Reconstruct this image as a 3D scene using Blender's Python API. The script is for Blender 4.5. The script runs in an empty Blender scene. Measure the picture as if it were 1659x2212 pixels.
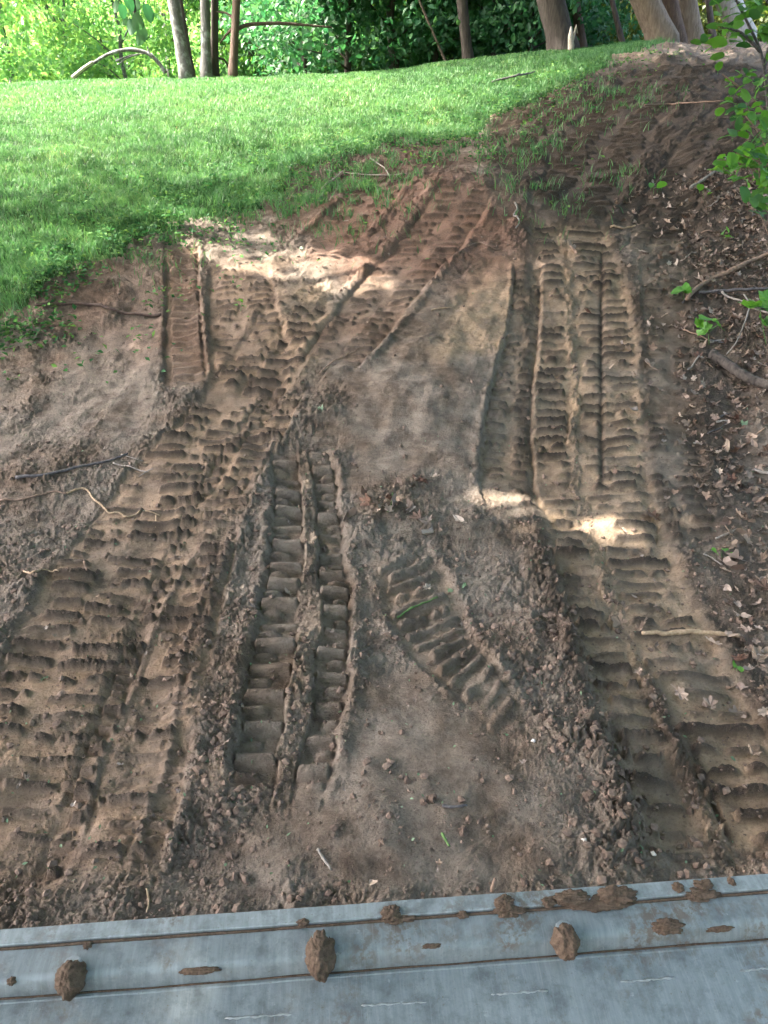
import bpy, bmesh, math, random
import numpy as np
from mathutils import Vector, Matrix
random.seed(7); rng = np.random.default_rng(7)
scn = bpy.context.scene
COL = scn.collection

# ------------------------------------------------------------------ camera, world, sun, exposure
CAM_H = 2.2
PITCH = math.radians(27.0)
FP, CX, CY = 1597.0, 829.5, 1106.0            # focal length and centre in photo units (1659 x 2212)
cam_d = bpy.data.cameras.new('camera'); cam = bpy.data.objects.new('camera', cam_d); COL.objects.link(cam)
cam.location = (0, 0, CAM_H); cam.rotation_euler = (math.pi/2 - PITCH, 0, 0)
cam_d.sensor_fit = 'VERTICAL'; cam_d.sensor_height = 36.0; cam_d.lens = 36.0*FP/2212.0
cam_d.clip_start = 0.05; cam_d.clip_end = 2000
scn.camera = cam

SUN_EL, SUN_AZ = math.radians(50), math.radians(-84)      # azimuth from +Y towards +X
S = np.array([math.cos(SUN_EL)*math.sin(SUN_AZ), math.cos(SUN_EL)*math.cos(SUN_AZ), math.sin(SUN_EL)])
world = bpy.data.worlds.new('World'); scn.world = world; world.use_nodes = True
wn = world.node_tree.nodes; wl = world.node_tree.links
sky = wn.new('ShaderNodeTexSky'); sky.sky_type = 'NISHITA'; sky.sun_disc = False
sky.sun_elevation = SUN_EL; sky.sun_rotation = SUN_AZ
sky.dust_density = 6.0; sky.air_density = 0.7; sky.ozone_density = 0.4
bg = wn['Background']; bg.inputs['Strength'].default_value = 0.15
wl.new(sky.outputs[0], bg.inputs['Color'])
sun_d = bpy.data.lights.new('sun', 'SUN'); sun = bpy.data.objects.new('sun', sun_d); COL.objects.link(sun)
sun_d.energy = 2.0; sun_d.angle = math.radians(0.53); sun_d.color = (1.0, 0.93, 0.83)
sun.rotation_euler = Vector((-S[0], -S[1], -S[2])).to_track_quat('-Z', 'Y').to_euler()
scn.view_settings.view_transform = 'Standard'; scn.view_settings.look = 'None'
scn.view_settings.gamma = 1.0; scn.view_settings.use_curve_mapping = False
scn.view_settings.exposure = 4.2
try:
    scn.cycles.use_denoising = True
    scn.cycles.max_bounces = 8; scn.cycles.transmission_bounces = 6; scn.cycles.diffuse_bounces = 4
except Exception: pass

# ------------------------------------------------------------------ small helpers
_p = np.random.default_rng(3).permutation(256); PERM = np.concatenate([_p, _p, _p])
_a = np.random.default_rng(4).random(256)*2*np.pi; GX, GY = np.cos(_a), np.sin(_a)
def perlin(x, y, seed=0):
    x = x + seed*17.31; y = y + seed*9.17
    xi = np.floor(x).astype(np.int64); yi = np.floor(y).astype(np.int64)
    xf = x - xi; yf = y - yi; xi &= 255; yi &= 255
    u = xf*xf*xf*(xf*(xf*6-15)+10); v = yf*yf*yf*(yf*(yf*6-15)+10)
    def g(ix, iy, dx, dy):
        h = PERM[PERM[ix] + iy]; return GX[h]*dx + GY[h]*dy
    n00 = g(xi, yi, xf, yf); n10 = g(xi+1, yi, xf-1, yf); n01 = g(xi, yi+1, xf, yf-1); n11 = g(xi+1, yi+1, xf-1, yf-1)
    return 1.5*((n00*(1-u)+n10*u)*(1-v) + (n01*(1-u)+n11*u)*v)
def sstep(a, b, x):
    t = np.clip((x-a)/(b-a), 0, 1); return t*t*(3-2*t)
def tag(o, label=None, cat=None, group=None, kind=None):
    if label: o['label'] = label
    if cat: o['category'] = cat
    if group: o['group'] = group
    if kind: o['kind'] = kind
    return o
def empty(name, loc, parent=None):
    o = bpy.data.objects.new(name, None); COL.objects.link(o); o.location = loc; o.empty_display_size = 0.1
    if parent: o.parent = parent
    return o
def mesh_np(name, V, F, attrs=None, smooth=True):
    V = np.asarray(V, dtype=np.float32); F = np.asarray(F, dtype=np.int32)
    me = bpy.data.meshes.new(name); n = F.shape[1]
    me.vertices.add(len(V)); me.vertices.foreach_set('co', V.ravel())
    me.loops.add(F.size); me.loops.foreach_set('vertex_index', F.ravel())
    me.polygons.add(len(F)); me.polygons.foreach_set('loop_start', np.arange(0, F.size, n, dtype=np.int32))
    me.polygons.foreach_set('loop_total', np.full(len(F), n, dtype=np.int32))
    me.polygons.foreach_set('use_smooth', np.full(len(F), smooth, dtype=bool))
    for k, a in (attrs or {}).items():
        at = me.attributes.new(k, 'FLOAT', 'POINT'); at.data.foreach_set('value', np.asarray(a, dtype=np.float32))
    me.update(calc_edges=True)
    return me
def obj(name, me, mat=None, parent=None, loc=None):
    o = bpy.data.objects.new(name, me); COL.objects.link(o)
    if mat is not None and len(me.materials) == 0: me.materials.append(mat)
    if parent: o.parent = parent
    if loc is not None: o.location = loc
    return o

# ------------------------------------------------------------------ materials
class NT:
    def __init__(s, name):
        s.m = bpy.data.materials.new(name); s.m.use_nodes = True; s.t = s.m.node_tree; s.n = s.t.nodes; s.l = s.t.links
        s.b = s.n['Principled BSDF']; s.out = s.n['Material Output']
    def tex(s, scale, detail=4, rough=0.55, vec=None, kind='Noise', out=0):
        t = s.n.new('ShaderNodeTex'+kind); t.inputs['Scale'].default_value = scale
        if kind == 'Noise': t.inputs['Detail'].default_value = detail; t.inputs['Roughness'].default_value = rough
        s.l.new(vec if vec is not None else s.obj(), t.inputs['Vector']); return t.outputs[out]
    def obj(s):
        if not hasattr(s, '_tc'): s._tc = s.n.new('ShaderNodeTexCoord')
        return s._tc.outputs['Object']
    def map(s, scale, vec=None):
        m = s.n.new('ShaderNodeMapping'); m.inputs['Scale'].default_value = scale; s.l.new(vec or s.obj(), m.inputs['Vector']); return m.outputs[0]
    def attr(s, name):
        a = s.n.new('ShaderNodeAttribute'); a.attribute_name = name; return a.outputs['Fac']
    def rng(s, v, a, b, c=0., d=1.):
        r = s.n.new('ShaderNodeMapRange'); s.l.new(v, r.inputs[0])
        for i, x in enumerate((a, b, c, d)): r.inputs[i+1].default_value = x
        return r.outputs[0]
    def ramp(s, v, stops):
        r = s.n.new('ShaderNodeValToRGB'); e = r.color_ramp.elements
        while len(e) < len(stops): e.new(0.5)
        for el, (p, c) in zip(e, stops): el.position = p; el.color = (*c, 1)
        s.l.new(v, r.inputs[0]); return r.outputs[0]
    def mix(s, f, a, b, mode='MIX'):
        x = s.n.new('ShaderNodeMix'); x.data_type = 'RGBA'; x.blend_type = mode
        for sock, v in ((x.inputs[0], f), (x.inputs[6], a), (x.inputs[7], b)):
            if isinstance(v, (int, float)): sock.default_value = v
            elif isinstance(v, tuple): sock.default_value = (*v, 1)
            else: s.l.new(v, sock)
        return x.outputs[2]
    def math(s, op, a, b=0.):
        x = s.n.new('ShaderNodeMath'); x.operation = op
        for sock, v in ((x.inputs[0], a), (x.inputs[1], b)):
            if isinstance(v, (int, float)): sock.default_value = v
            else: s.l.new(v, sock)
        return x.outputs[0]
    def bump(s, h, strength, dist, prev=None):
        b = s.n.new('ShaderNodeBump'); b.inputs['Strength'].default_value = strength; b.inputs['Distance'].default_value = dist
        s.l.new(h, b.inputs['Height'])
        if prev is not None: s.l.new(prev, b.inputs['Normal'])
        return b.outputs[0]
    def done(s, col, rough=0.8, normal=None, metal=0., spec=0.3):
        if isinstance(col, tuple): s.b.inputs['Base Color'].default_value = (*col, 1)
        else: s.l.new(col, s.b.inputs['Base Color'])
        if isinstance(rough, (int, float)): s.b.inputs['Roughness'].default_value = rough
        else: s.l.new(rough, s.b.inputs['Roughness'])
        s.b.inputs['Metallic'].default_value = metal
        s.b.inputs['Specular IOR Level'].default_value = spec
        if normal is not None: s.l.new(normal, s.b.inputs['Normal'])
        return s.m

def soil_mat():
    m = NT('soil')
    n1 = m.tex(1.7, 5, .6); n2 = m.tex(14, 6, .65); n3 = m.tex(90, 5, .7); n4 = m.tex(420, 3, .6)
    col = m.ramp(n2, [(0.3, (.064, .045, .032)), (0.5, (.122, .089, .064)), (0.7, (.190, .143, .106))])
    grey = m.ramp(n2, [(0.3, (.108, .088, .070)), (0.7, (.230, .192, .156))])
    col = m.mix(m.rng(n1, .38, .55), col, grey)
    pk = m.math('MULTIPLY', m.attr('pack'), m.rng(m.tex(9, 5, .6), .32, .52, .45, 1.))
    tan = m.ramp(m.tex(26, 5, .6), [(0.3, (.245, .168, .105)), (0.7, (.385, .280, .186))])
    col = m.mix(pk, col, tan)
    col = m.mix(m.math('MULTIPLY', m.attr('red'), m.rng(n2, .2, .6, .45, 1.)), col, m.ramp(n3, [(0.3, (.135, .066, .044)), (0.7, (.22, .12, .08))]))
    col = m.mix(m.math('MULTIPLY', m.attr('moist_shade'), m.rng(n3, .35, .6, .75, 1.)), col, (.036, .027, .020))  # damp loam, plus the slope shade painted into the soil colour
    col = m.mix(m.rng(n4, .58, .70, 0, .45), col, (.36, .29, .235))
    col = m.mix(m.rng(n3, .34, .48, .5, 0), col, (.06, .042, .034))
    col = m.mix(m.rng(m.tex(5.5, 7, .72), .53, .62, 0, .55), col, (.062, .044, .034))
    return m.done(col, .95, m.bump(n4, .8, .004, m.bump(n3, .9, .016)), spec=.15)
def lawn_soil_mat():
    m = NT('lawn_thatch')
    col = m.ramp(m.tex(8, 6, .6), [(0.3, (.020, .036, .012)), (0.6, (.035, .075, .02)), (0.8, (.07, .075, .035))])
    return m.done(col, .95, m.bump(m.tex(60, 4), .6, .01), spec=.1)
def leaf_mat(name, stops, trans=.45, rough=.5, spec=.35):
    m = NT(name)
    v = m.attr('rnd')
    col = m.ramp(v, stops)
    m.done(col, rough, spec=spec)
    tr = m.n.new('ShaderNodeBsdfTranslucent'); br = m.n.new('ShaderNodeHueSaturation')
    br.inputs['Value'].default_value = 1.5; br.inputs['Saturation'].default_value = 1.1; br.inputs['Hue'].default_value = .485
    m.l.new(col, br.inputs['Color']); m.l.new(br.outputs[0], tr.inputs['Color'])
    mx = m.n.new('ShaderNodeMixShader'); mx.inputs[0].default_value = trans
    m.l.new(m.b.outputs[0], mx.inputs[1]); m.l.new(tr.outputs[0], mx.inputs[2]); m.l.new(mx.outputs[0], m.out.inputs['Surface'])
    return m.m
def dry_leaf_mat(name, stops):
    m = NT(name)
    oi = m.n.new('ShaderNodeObjectInfo')
    v = m.math('FRACT', m.math('ADD', oi.outputs['Random'], m.attr('rnd')))
    col = m.ramp(v, stops)
    col = m.mix(m.rng(m.tex(45, 4), .45, .7, 0, .55), col, (.10, .055, .035))
    return m.done(col, .7, m.bump(m.tex(70, 4), .4, .004), spec=.25)
def bark_mat(name, a, b, c=None, scale=1.):
    m = NT(name)
    v = m.map((9*scale, 9*scale, 1.6*scale)); n = m.tex(3, 7, .65, v)
    col = m.ramp(n, [(0.3, a), (0.7, b)])
    if c: col = m.mix(m.rng(m.tex(4*scale, 5, .6), .5, .62), col, c)
    return m.done(col, .9, m.bump(n, .8, .03), spec=.15)
def twig_mat(name, a, b):
    m = NT(name); n = m.tex(60, 4, .6, m.map((1, 1, 1)))
    return m.done(m.ramp(n, [(0.3, a), (0.7, b)]), .75, m.bump(n, .5, .003), spec=.25)
def metal_mat(name, base, hi):
    m = NT(name)
    streak = m.tex(5, 6, .65, m.map((22, 2.2, 2.2))); mot = m.tex(55, 6, .7); big = m.tex(7, 4, .6)
    col = m.ramp(streak, [(0.3, base), (0.72, hi)])
    col = m.mix(m.rng(m.tex(24, 6, .7), .46, .66), col, tuple(x*.72 for x in base))
    col = m.mix(m.rng(mot, .62, .74, 0, .8), col, tuple(min(1, x*1.35) for x in hi))
    mud = m.math('MULTIPLY', m.rng(big, .50, .64), m.rng(m.tex(90, 5, .7), .44, .56))
    col = m.mix(m.math('MULTIPLY', mud, .8), col, (.105, .08, .06))
    fine = m.math('MULTIPLY', m.rng(m.tex(260, 3, .6), .64, .70), .5)
    col = m.mix(fine, col, (.10, .075, .055))
    vor = m.rng(m.tex(6, 4, .6, m.map((70, 2, 2))), .60, .70, 0, .4)
    col = m.mix(vor, col, (.24, .26, .265))
    r = m.rng(mot, .3, .7, .46, .72)
    mat = m.done(col, r, m.bump(mot, .2, .004), spec=.5)
    m.b.inputs['Metallic'].default_value = .35
    return mat

M = {}
M['soil'] = soil_mat(); M['thatch'] = lawn_soil_mat()
M['grass'] = leaf_mat('grass_blade', [(0, (.032, .088, .034)), (.45, (.062, .155, .052)), (.8, (.10, .205, .062)), (.93, (.165, .235, .078)), (1, (.27, .24, .12))], .3, .55, .25)
M['weed'] = leaf_mat('weed_leaf', [(0, (.02, .07, .025)), (.5, (.04, .12, .04)), (1, (.10, .19, .05))], .3, .75, .08)
M['leaf_light'] = leaf_mat('leaf_light_green', [(0, (.07, .19, .06)), (.5, (.13, .28, .085)), (1, (.25, .37, .10))], .55)
M['leaf_mid'] = leaf_mat('leaf_mid_green', [(0, (.02, .075, .022)), (.6, (.045, .13, .03)), (1, (.10, .20, .035))], .45)
M['leaf_dark'] = leaf_mat('leaf_dark_green', [(0, (.022, .082, .038)), (.6, (.044, .135, .052)), (1, (.09, .215, .06))], .38)
M['leaf_olive'] = leaf_mat('leaf_olive', [(0, (.03, .055, .012)), (.6, (.07, .10, .02)), (1, (.15, .19, .03))], .45)
M['leaf_fresh'] = leaf_mat('leaf_fresh', [(0, (.05, .16, .025)), (1, (.10, .25, .04))], .4)
M['dry'] = dry_leaf_mat('dry_leaf', [(0, (.20, .155, .125)), (.22, (.10, .066, .048)), (.42, (.29, .24, .205)), (.62, (.068, .044, .034)), (.8, (.20, .15, .11)), (1, (.14, .10, .077))])
M['dry_pale'] = dry_leaf_mat('dry_leaf_pale', [(0, (.34, .27, .21)), (.5, (.26, .19, .145)), (1, (.38, .33, .28))])
M['dry_dark'] = dry_leaf_mat('dry_leaf_dark', [(0, (.06, .03, .022)), (.5, (.11, .06, .04)), (1, (.17, .10, .07))])
M['bark_grey'] = bark_mat('bark_grey', (.055, .055, .052), (.13, .128, .12), (.20, .215, .205), 2)
M['bark_dark'] = bark_mat('bark_dark', (.030, .026, .024), (.085, .072, .062))
M['bark_brown'] = bark_mat('bark_brown', (.085, .066, .05), (.18, .145, .115))
M['bark_red'] = bark_mat('bark_red', (.045, .032, .026), (.11, .078, .06))
M['bark_pale'] = bark_mat('bark_pale', (.17, .165, .15), (.30, .295, .28))
M['twig_dark'] = twig_mat('twig_dark', (.035, .033, .036), (.12, .11, .11))
M['twig_grey'] = twig_mat('twig_grey', (.11, .098, .085), (.24, .215, .19))
M['twig_tan'] = twig_mat('twig_tan', (.19, .13, .075), (.36, .27, .18))
M['twig_brown'] = twig_mat('twig_brown', (.10, .065, .045), (.22, .15, .11))
M['root_dark'] = twig_mat('root_dark', (.045, .03, .024), (.10, .065, .05))
M['stem_green'] = twig_mat('stem_green', (.05, .10, .03), (.09, .16, .05))
M['wood_white'] = twig_mat('wood_white', (.26, .22, .18), (.42, .38, .33))
M['metal_plate'] = metal_mat('metal_plate', (.135, .158, .168), (.205, .235, .245))
M['metal_lip'] = metal_mat('metal_lip', (.17, .195, .205), (.28, .31, .32))
def mud_mat():
    m = NT('mud'); n = m.tex(70, 6, .7); st = m.tex(5, 5, .6, m.map((40, 40, 6)))
    return m.done(m.ramp(m.mix(.5, n, st), [(0.35, (.045, .030, .021)), (0.65, (.125, .088, .064))]), .95, m.bump(n, .8, .006), spec=.15)
M['mud'] = mud_mat()
def clod_mat():
    m = NT('soil_clod'); n = m.tex(60, 5, .65)
    col = m.mix(m.attr('rnd'), m.ramp(n, [(0.3, (.065, .045, .035)), (0.7, (.14, .10, .078))]), m.ramp(n, [(0.3, (.10, .072, .056)), (0.7, (.21, .155, .122))]))
    return m.done(col, .95, m.bump(n, .6, .005), spec=.15)
M['clod'] = clod_mat()
def stone_mat():
    m = NT('pebble'); n = m.tex(40, 4); return m.done(m.ramp(n, [(0.3, (.32, .28, .24)), (0.7, (.6, .55, .5))]), .7)
M['stone'] = stone_mat()
def weld_mat():
    m = NT('weld_bead'); n = m.tex(120, 4); mat = m.done(m.ramp(n, [(0.3, (.15, .165, .17)), (0.7, (.27, .29, .29))]), .5, m.bump(n, .4, .002), spec=.5); m.b.inputs['Metallic'].default_value = .3; return mat
M['weld'] = weld_mat()

# ------------------------------------------------------------------ base terrain
_ky = np.array([-60, -12, -4, 0, 1.5, 3.0, 4.0, 5.0, 6.0, 7.0, 8.0, 9.0, 10.0, 12.0, 14.0, 15.5, 16.7, 18.0, 21, 28, 45, 80, 150, 400])
_kz = np.array([-1.2, -.25, .0, 0., 0., 0.03, .14, .36, .68, 1.07, 1.42, 1.68, 1.90, 2.38, 2.86, 3.10, 3.17, 3.12, 2.9, 2.3, 1.6, 1.2, 1.0, 1.0])
_ty = np.arange(-60, 400, .05); _tz = np.interp(_ty, _ky, _kz)
_k = np.exp(-.5*(np.arange(-30, 31)*.05/.5)**2); _k /= _k.sum()
_tz = np.convolve(np.pad(_tz, 30, 'edge'), _k, 'valid')
def base_h(x, y):
    x = np.asarray(x, float); y = np.asarray(y, float)
    z = np.interp(y, _ty, _tz)
    far = sstep(5, 15, y)*(1-sstep(24, 45, y)); 
    z = z + .56*sstep(-2.5, 5.5, x)*far - .10*sstep(-2, -9, x)*far
    bank = np.clip(x - (1.75 + .16*y), 0, 6)                       # bank on the right, under the leaf litter
    z = z + .30*bank*sstep(1, 3, y)*(1-sstep(9, 13, y))*np.exp(-bank*.12)
    # cut bank below the lawn on the left and a spoil hump in the middle
    z = z + .16*sstep(-1.6, -3.2, x)*sstep(5.6, 7.0, y)*(1-sstep(9, 12, y))
    z = z + .16*np.exp(-((x-.75)/.75)**2-((y-8.6)/.8)**2) - .05*np.exp(-((x-2.2)/.9)**2-((y-9.6)/1.2)**2)
    return z
def ray(px, py):
    u = (px-CX)/FP; v = (CY-py)/FP; c, s = math.cos(PITCH), math.sin(PITCH)
    return np.array([u, c + v*s, v*c - s])
_T = np.concatenate([np.arange(.9, 12, .01), np.arange(12, 45, .03)])
def P(px, py):
    """point of the ground seen at a photo position"""
    d = ray(px, py); t = _T/d[1]; X = d[0]*t; Z = CAM_H + d[2]*t; H = base_h(X, _T)
    below = np.nonzero(Z <= H)[0]
    i = below[0] if len(below) else int(np.argmin(np.where(_T < 17.5, Z-H, 1e9)))
    return np.array([X[i], _T[i], H[i]])
def PY(px, py, y):
    d = ray(px, py); t = y/d[1]; return np.array([d[0]*t, y, CAM_H + d[2]*t])

def poly_w(pts): return np.array([P(*p)[:2] for p in pts])
def in_poly(x, y, poly):
    r = np.zeros(x.shape, bool); j = len(poly)-1
    for i in range(len(poly)):
        xi, yi = poly[i]; xj, yj = poly[j]
        c = ((yi > y) != (yj > y)) & (x < (xj-xi)*(y-yi)/((yj-yi) if yj != yi else 1e-9) + xi)
        r ^= c; j = i
    return r
def dist_line(x, y, line):
    """distance, arc length, signed side, index fraction to a polyline"""
    best = np.full(x.shape, 1e9); ss = np.zeros(x.shape); side = np.zeros(x.shape); fi = np.zeros(x.shape); acc = 0.
    for i in range(len(line)-1):
        a, b = line[i], line[i+1]; d = b-a; L = math.hypot(*d)
        if L < 1e-6: continue
        t = np.clip(((x-a[0])*d[0]+(y-a[1])*d[1])/(L*L), 0, 1)
        ex = x-a[0]-t*d[0]; ey = y-a[1]-t*d[1]; q = np.hypot(ex, ey); m = q < best
        best = np.where(m, q, best); ss = np.where(m, acc+t*L, ss); fi = np.where(m, i+t, fi)
        side = np.where(m, np.sign(d[0]*ey-d[1]*ex), side); acc += L
    return best, ss, side, fi, acc

# lawn edge (walked from near left to the crest on the right), then round the far side
edge_p = [(-60, 690), (0, 664), (60, 642), (150, 602), (235, 552), (300, 525), (370, 490), (430, 470), (500, 462), (560, 445), (590, 400),
          (640, 365), (720, 345), (800, 335), (860, 312), (950, 298), (1030, 300), (1060, 258), (1130, 224), (1210, 186), (1290, 150), (1370, 118), (1440, 100)]
edge_w = poly_w(edge_p)
lawn_poly = np.vstack([edge_w, [[5.4, 17.6], [5.6, 22], [20, 60], [-120, 140], [-120, 4], [-8, 5.6]]])
edge_line = np.vstack([[-8, 5.6], edge_w, [5.4, 17.6]])
def lawn_sd(x, y):
    """+ inside the lawn, - on the soil (metres, ragged)"""
    d = dist_line(x, y, edge_line)[0]
    s = np.where(in_poly(x, y, lawn_poly), d, -d)
    return s + .26*perlin(x*1.3, y*1.3, 5) + .16*perlin(x*4, y*4, 6) + .05*perlin(x*14, y*14, 8)

# ------------------------------------------------------------------ detailed ground grid
ys = [1.15]
while ys[-1] < 18.5: ys.append(ys[-1] + (min(.0032*ys[-1], .0135) if ys[-1] < 9.2 else (.021 if ys[-1] < 13.2 else .06)))
ys = np.concatenate([-60 + 61.0*np.linspace(0, 1, 40)**.6, ys, 18.5 + 380*np.linspace(0.02, 1, 60)**2.2])
NU = 660
ud = np.linspace(-1, 1, NU); eo = np.linspace(0, 1, 31)[1:]
def halfw(y): return .46*np.clip(y, 1.15, 18.5) + .75
W = halfw(ys)
Xr = np.concatenate([(-W[:, None] - 150*eo[::-1][None, :]**2.4), ud[None, :]*W[:, None], (W[:, None] + 150*eo[None, :]**2.4)], 1)
Yr = np.repeat(ys[:, None], Xr.shape[1], 1)
NR, NC = Xr.shape
X = Xr.ravel(); Y = Yr.ravel()
Z = base_h(X, Y)
rough = np.full(X.shape, .5); pack = np.zeros(X.shape); red = np.zeros(X.shape); moist_shade = np.zeros(X.shape)
near = (np.abs(X) < halfw(Y)+.3) & (Y > 1.0) & (Y < 18.6)
Z += .05*perlin(X*.9, Y*.9, 1)*sstep(0, 2, Y) + .022*perlin(X*2.3, Y*2.3, 2)
warp1 = perlin(X*7, Y*7, 31); warp2 = perlin(X*22, Y*22, 32); warp3 = perlin(X*3, Y*3, 33)

def smooth_line(pts, n=8):
    pts = np.array(pts, float); out = []
    for i in range(len(pts)-1):
        p0, p1, p2, p3 = pts[max(i-1, 0)], pts[i], pts[i+1], pts[min(i+2, len(pts)-1)]
        for t in np.linspace(0, 1, n, endpoint=False):
            out.append(.5*((2*p1)+(-p0+p2)*t+(2*p0-5*p1+4*p2-p3)*t*t+(-p0+3*p1-3*p2+p3)*t**3))
    out.append(pts[-1]); return np.array(out)
def strip(pts, period=.16, depth=.04, rib=.03, centre=0., berm=.03, skew=0., ragged=.35, cols=((-.94, -.1), (.1, .94)), packv=.8, duty=.5,
          egg=.0, yb=True, redv=0., smooth_in=.72, moistv=0., end=.25, seed=0, cw=.13, coff=0., crumb=.7, wall=.08, un=.06):
    """press one track print into the soil: trench, berms, cleat ribs and an optional centre ridge"""
    global Z, rough, pack, red, moist_shade
    C = []
    for (px, py, hw) in pts:
        a, b, c = P(px-hw, py), P(px+hw, py), P(px, py); C.append([c[0], c[1], max(.05, .5*math.hypot(*(a-b)[:2]))])
    C = smooth_line(C, 5); line = C[:, :2]; hwm = C[:, 2].max()*1.6
    idx = np.nonzero(near & (X > line[:, 0].min()-hwm) & (X < line[:, 0].max()+hwm) & (Y > line[:, 1].min()-hwm) & (Y < line[:, 1].max()+hwm))[0]
    d, s, sd, fi, L = dist_line(X[idx], Y[idx], line)
    hw = np.interp(fi, np.arange(len(C)), C[:, 2]); u = -sd*d/hw          # u>0 on the right when walking along the line
    w1, w2, w3 = warp1[idx], warp2[idx], warp3[idx]
    u = u + un*w1 + .03*w2 + un*w3
    fade = sstep(0, end, s)*(1-sstep(L-end, L, s)); au = np.abs(u)
    ins = (1-sstep(1-wall, 1+wall, au))*fade
    dz = -depth*ins + berm*np.exp(-((au-1.16)/.13)**2)*fade*(.25+1.1*np.clip(w3*1.3+.25*w1+.3, 0, 1.3))
    ribs = np.zeros(len(idx)); cr = 0.
    for k, (c0, c1) in enumerate(cols):
        cm = sstep(c0, c0+.06, u)*(1-sstep(c1-.06, c1, u))
        ph = (-Y[idx]*1.02 if yb else s)/period + (0. if yb else skew*u) + k*.37 + .03*w3 + .015*w1 + 40
        cell = np.floor(ph); fr = ph-cell
        hsh = np.modf(np.abs(np.sin(cell*12.9898+k*78.2+seed)*43758.5453))[0]
        hd = duty*.5*(.85+.3*hsh); b = sstep(.5-hd, .5-.15*hd, fr)*(1-sstep(.5+.72*hd, .5+hd, fr))*(.9+.1*np.cos((fr-.5)*3.1/hd))
        if egg > 0:                                                   # every other rib is a short rounded lump
            fr2 = np.modf(ph+.5)[0]; b2 = np.sqrt(np.clip(1-((fr2-.5)/(duty*.30))**2, 0, 1))
            uu = (u-c0)/(c1-c0); e = np.sqrt(np.clip(1-((uu-(.72 if k else .3))/.30)**2, 0, 1)); b = np.maximum(b*(.8+.3*hsh), egg*b2*e)
        keep = sstep(ragged-.35, ragged+.15, .5+.75*w3+.35*w1+.35*(hsh-.5))
        if ragged > 0:                                                # cleat marks of uneven length, chipped and crumbled
            h2 = np.modf(np.abs(np.sin(cell*7.13+k*31.7+seed*1.7)*2374.31))[0]; h3 = np.modf(np.abs(np.sin(cell*3.71+k*11.3+seed*.9)*9213.77))[0]
            un_ = (u-c0)/(c1-c0); mid = .15+.7*h3
            ext = sstep(.32*h2*h2-.02, .32*h2*h2+.05, un_)*(1-sstep(.97-.3*h3*h3, 1.03-.3*h3*h3, un_))
            gapm = 1-(h2 > .55)*np.exp(-((un_-mid)/.07)**2)
            keep = keep*ext*gapm*sstep(-.85+ragged, -.45+ragged, .8*w1+.55*w2+.1)
        ribs = np.maximum(ribs, b*cm*keep*(.55+.6*hsh))
    dz += (1.08+.08*(1-sstep(2.8, 5.0, Y[idx])))*rib*ribs*fade
    if centre > 0:
        uc = u-coff; fr = np.modf(-Y[idx]/period*1.5+90+.2*w3)[0]; blk = .45+.55*sstep(.04, .2, fr)*(1-.5*fr)
        ridge = (1-sstep(cw*.72, cw, np.abs(uc+.03*w1)))*fade
        dz += centre*ridge*blk*(.8+.35*w1+.2*w2)*np.clip(.75+ragged*2.2*w3, .1, 1.15)
        cr = .8*ridge
    Z[idx] += dz
    rough[idx] = rough[idx]*(1-ins*smooth_in) + cr + crumb*ribs*ins*.26 + .25*np.exp(-((au-1.16)/.16)**2)*fade
    lo = ins*(1-np.clip(1.2*ribs, 0, 1))*packv*np.clip(.75+.5*w3, 0, 1)
    pack[idx] = np.maximum(pack[idx]*(1-.8*ins), lo)
    red[idx] = np.maximum(red[idx], ins*redv)
    moist_shade[idx] = np.clip(moist_shade[idx]*(1-.6*ins*(packv>.5)) + moistv*np.exp(-((au-1.14)/.14)**2)*fade + crumb*.85*ribs*ins, 0, 1)
def ridge(pts, width, height, r=.7, m=.0, two=None):
    global Z, rough, pack, moist_shade
    line = smooth_line(poly_w(pts), 5)
    idx = np.nonzero(near & (X > line[:, 0].min()-.5) & (X < line[:, 0].max()+.5) & (Y > line[:, 1].min()-.5) & (Y < line[:, 1].max()+.5))[0]
    d, s, sd, fi, L = dist_line(X[idx], Y[idx], line)
    f = sstep(0, .3, s)*(1-sstep(L-.3, L, s)); d = d + .15*width*warp1[idx]
    g = np.exp(-(d/width)**2)*f
    Z[idx] += height*g*(.75+.5*warp1[idx]+.3*warp2[idx]); rough[idx] += r*g; moist_shade[idx] = np.clip(moist_shade[idx]+m*g, 0, 1); pack[idx] *= 1-.7*g
def area(pts, soft, fn):
    poly = poly_w(pts); line = np.vstack([poly, poly[:1]])
    idx = np.nonzero(near & (X > poly[:, 0].min()-soft*2) & (X < poly[:, 0].max()+soft*2) & (Y > poly[:, 1].min()-soft*2) & (Y < poly[:, 1].max()+soft*2))[0]
    d = dist_line(X[idx], Y[idx], line)[0]; d = np.where(in_poly(X[idx], Y[idx], poly), d, -d) + soft*.6*warp3[idx]
    fn(idx, sstep(-soft, soft, d))

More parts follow.
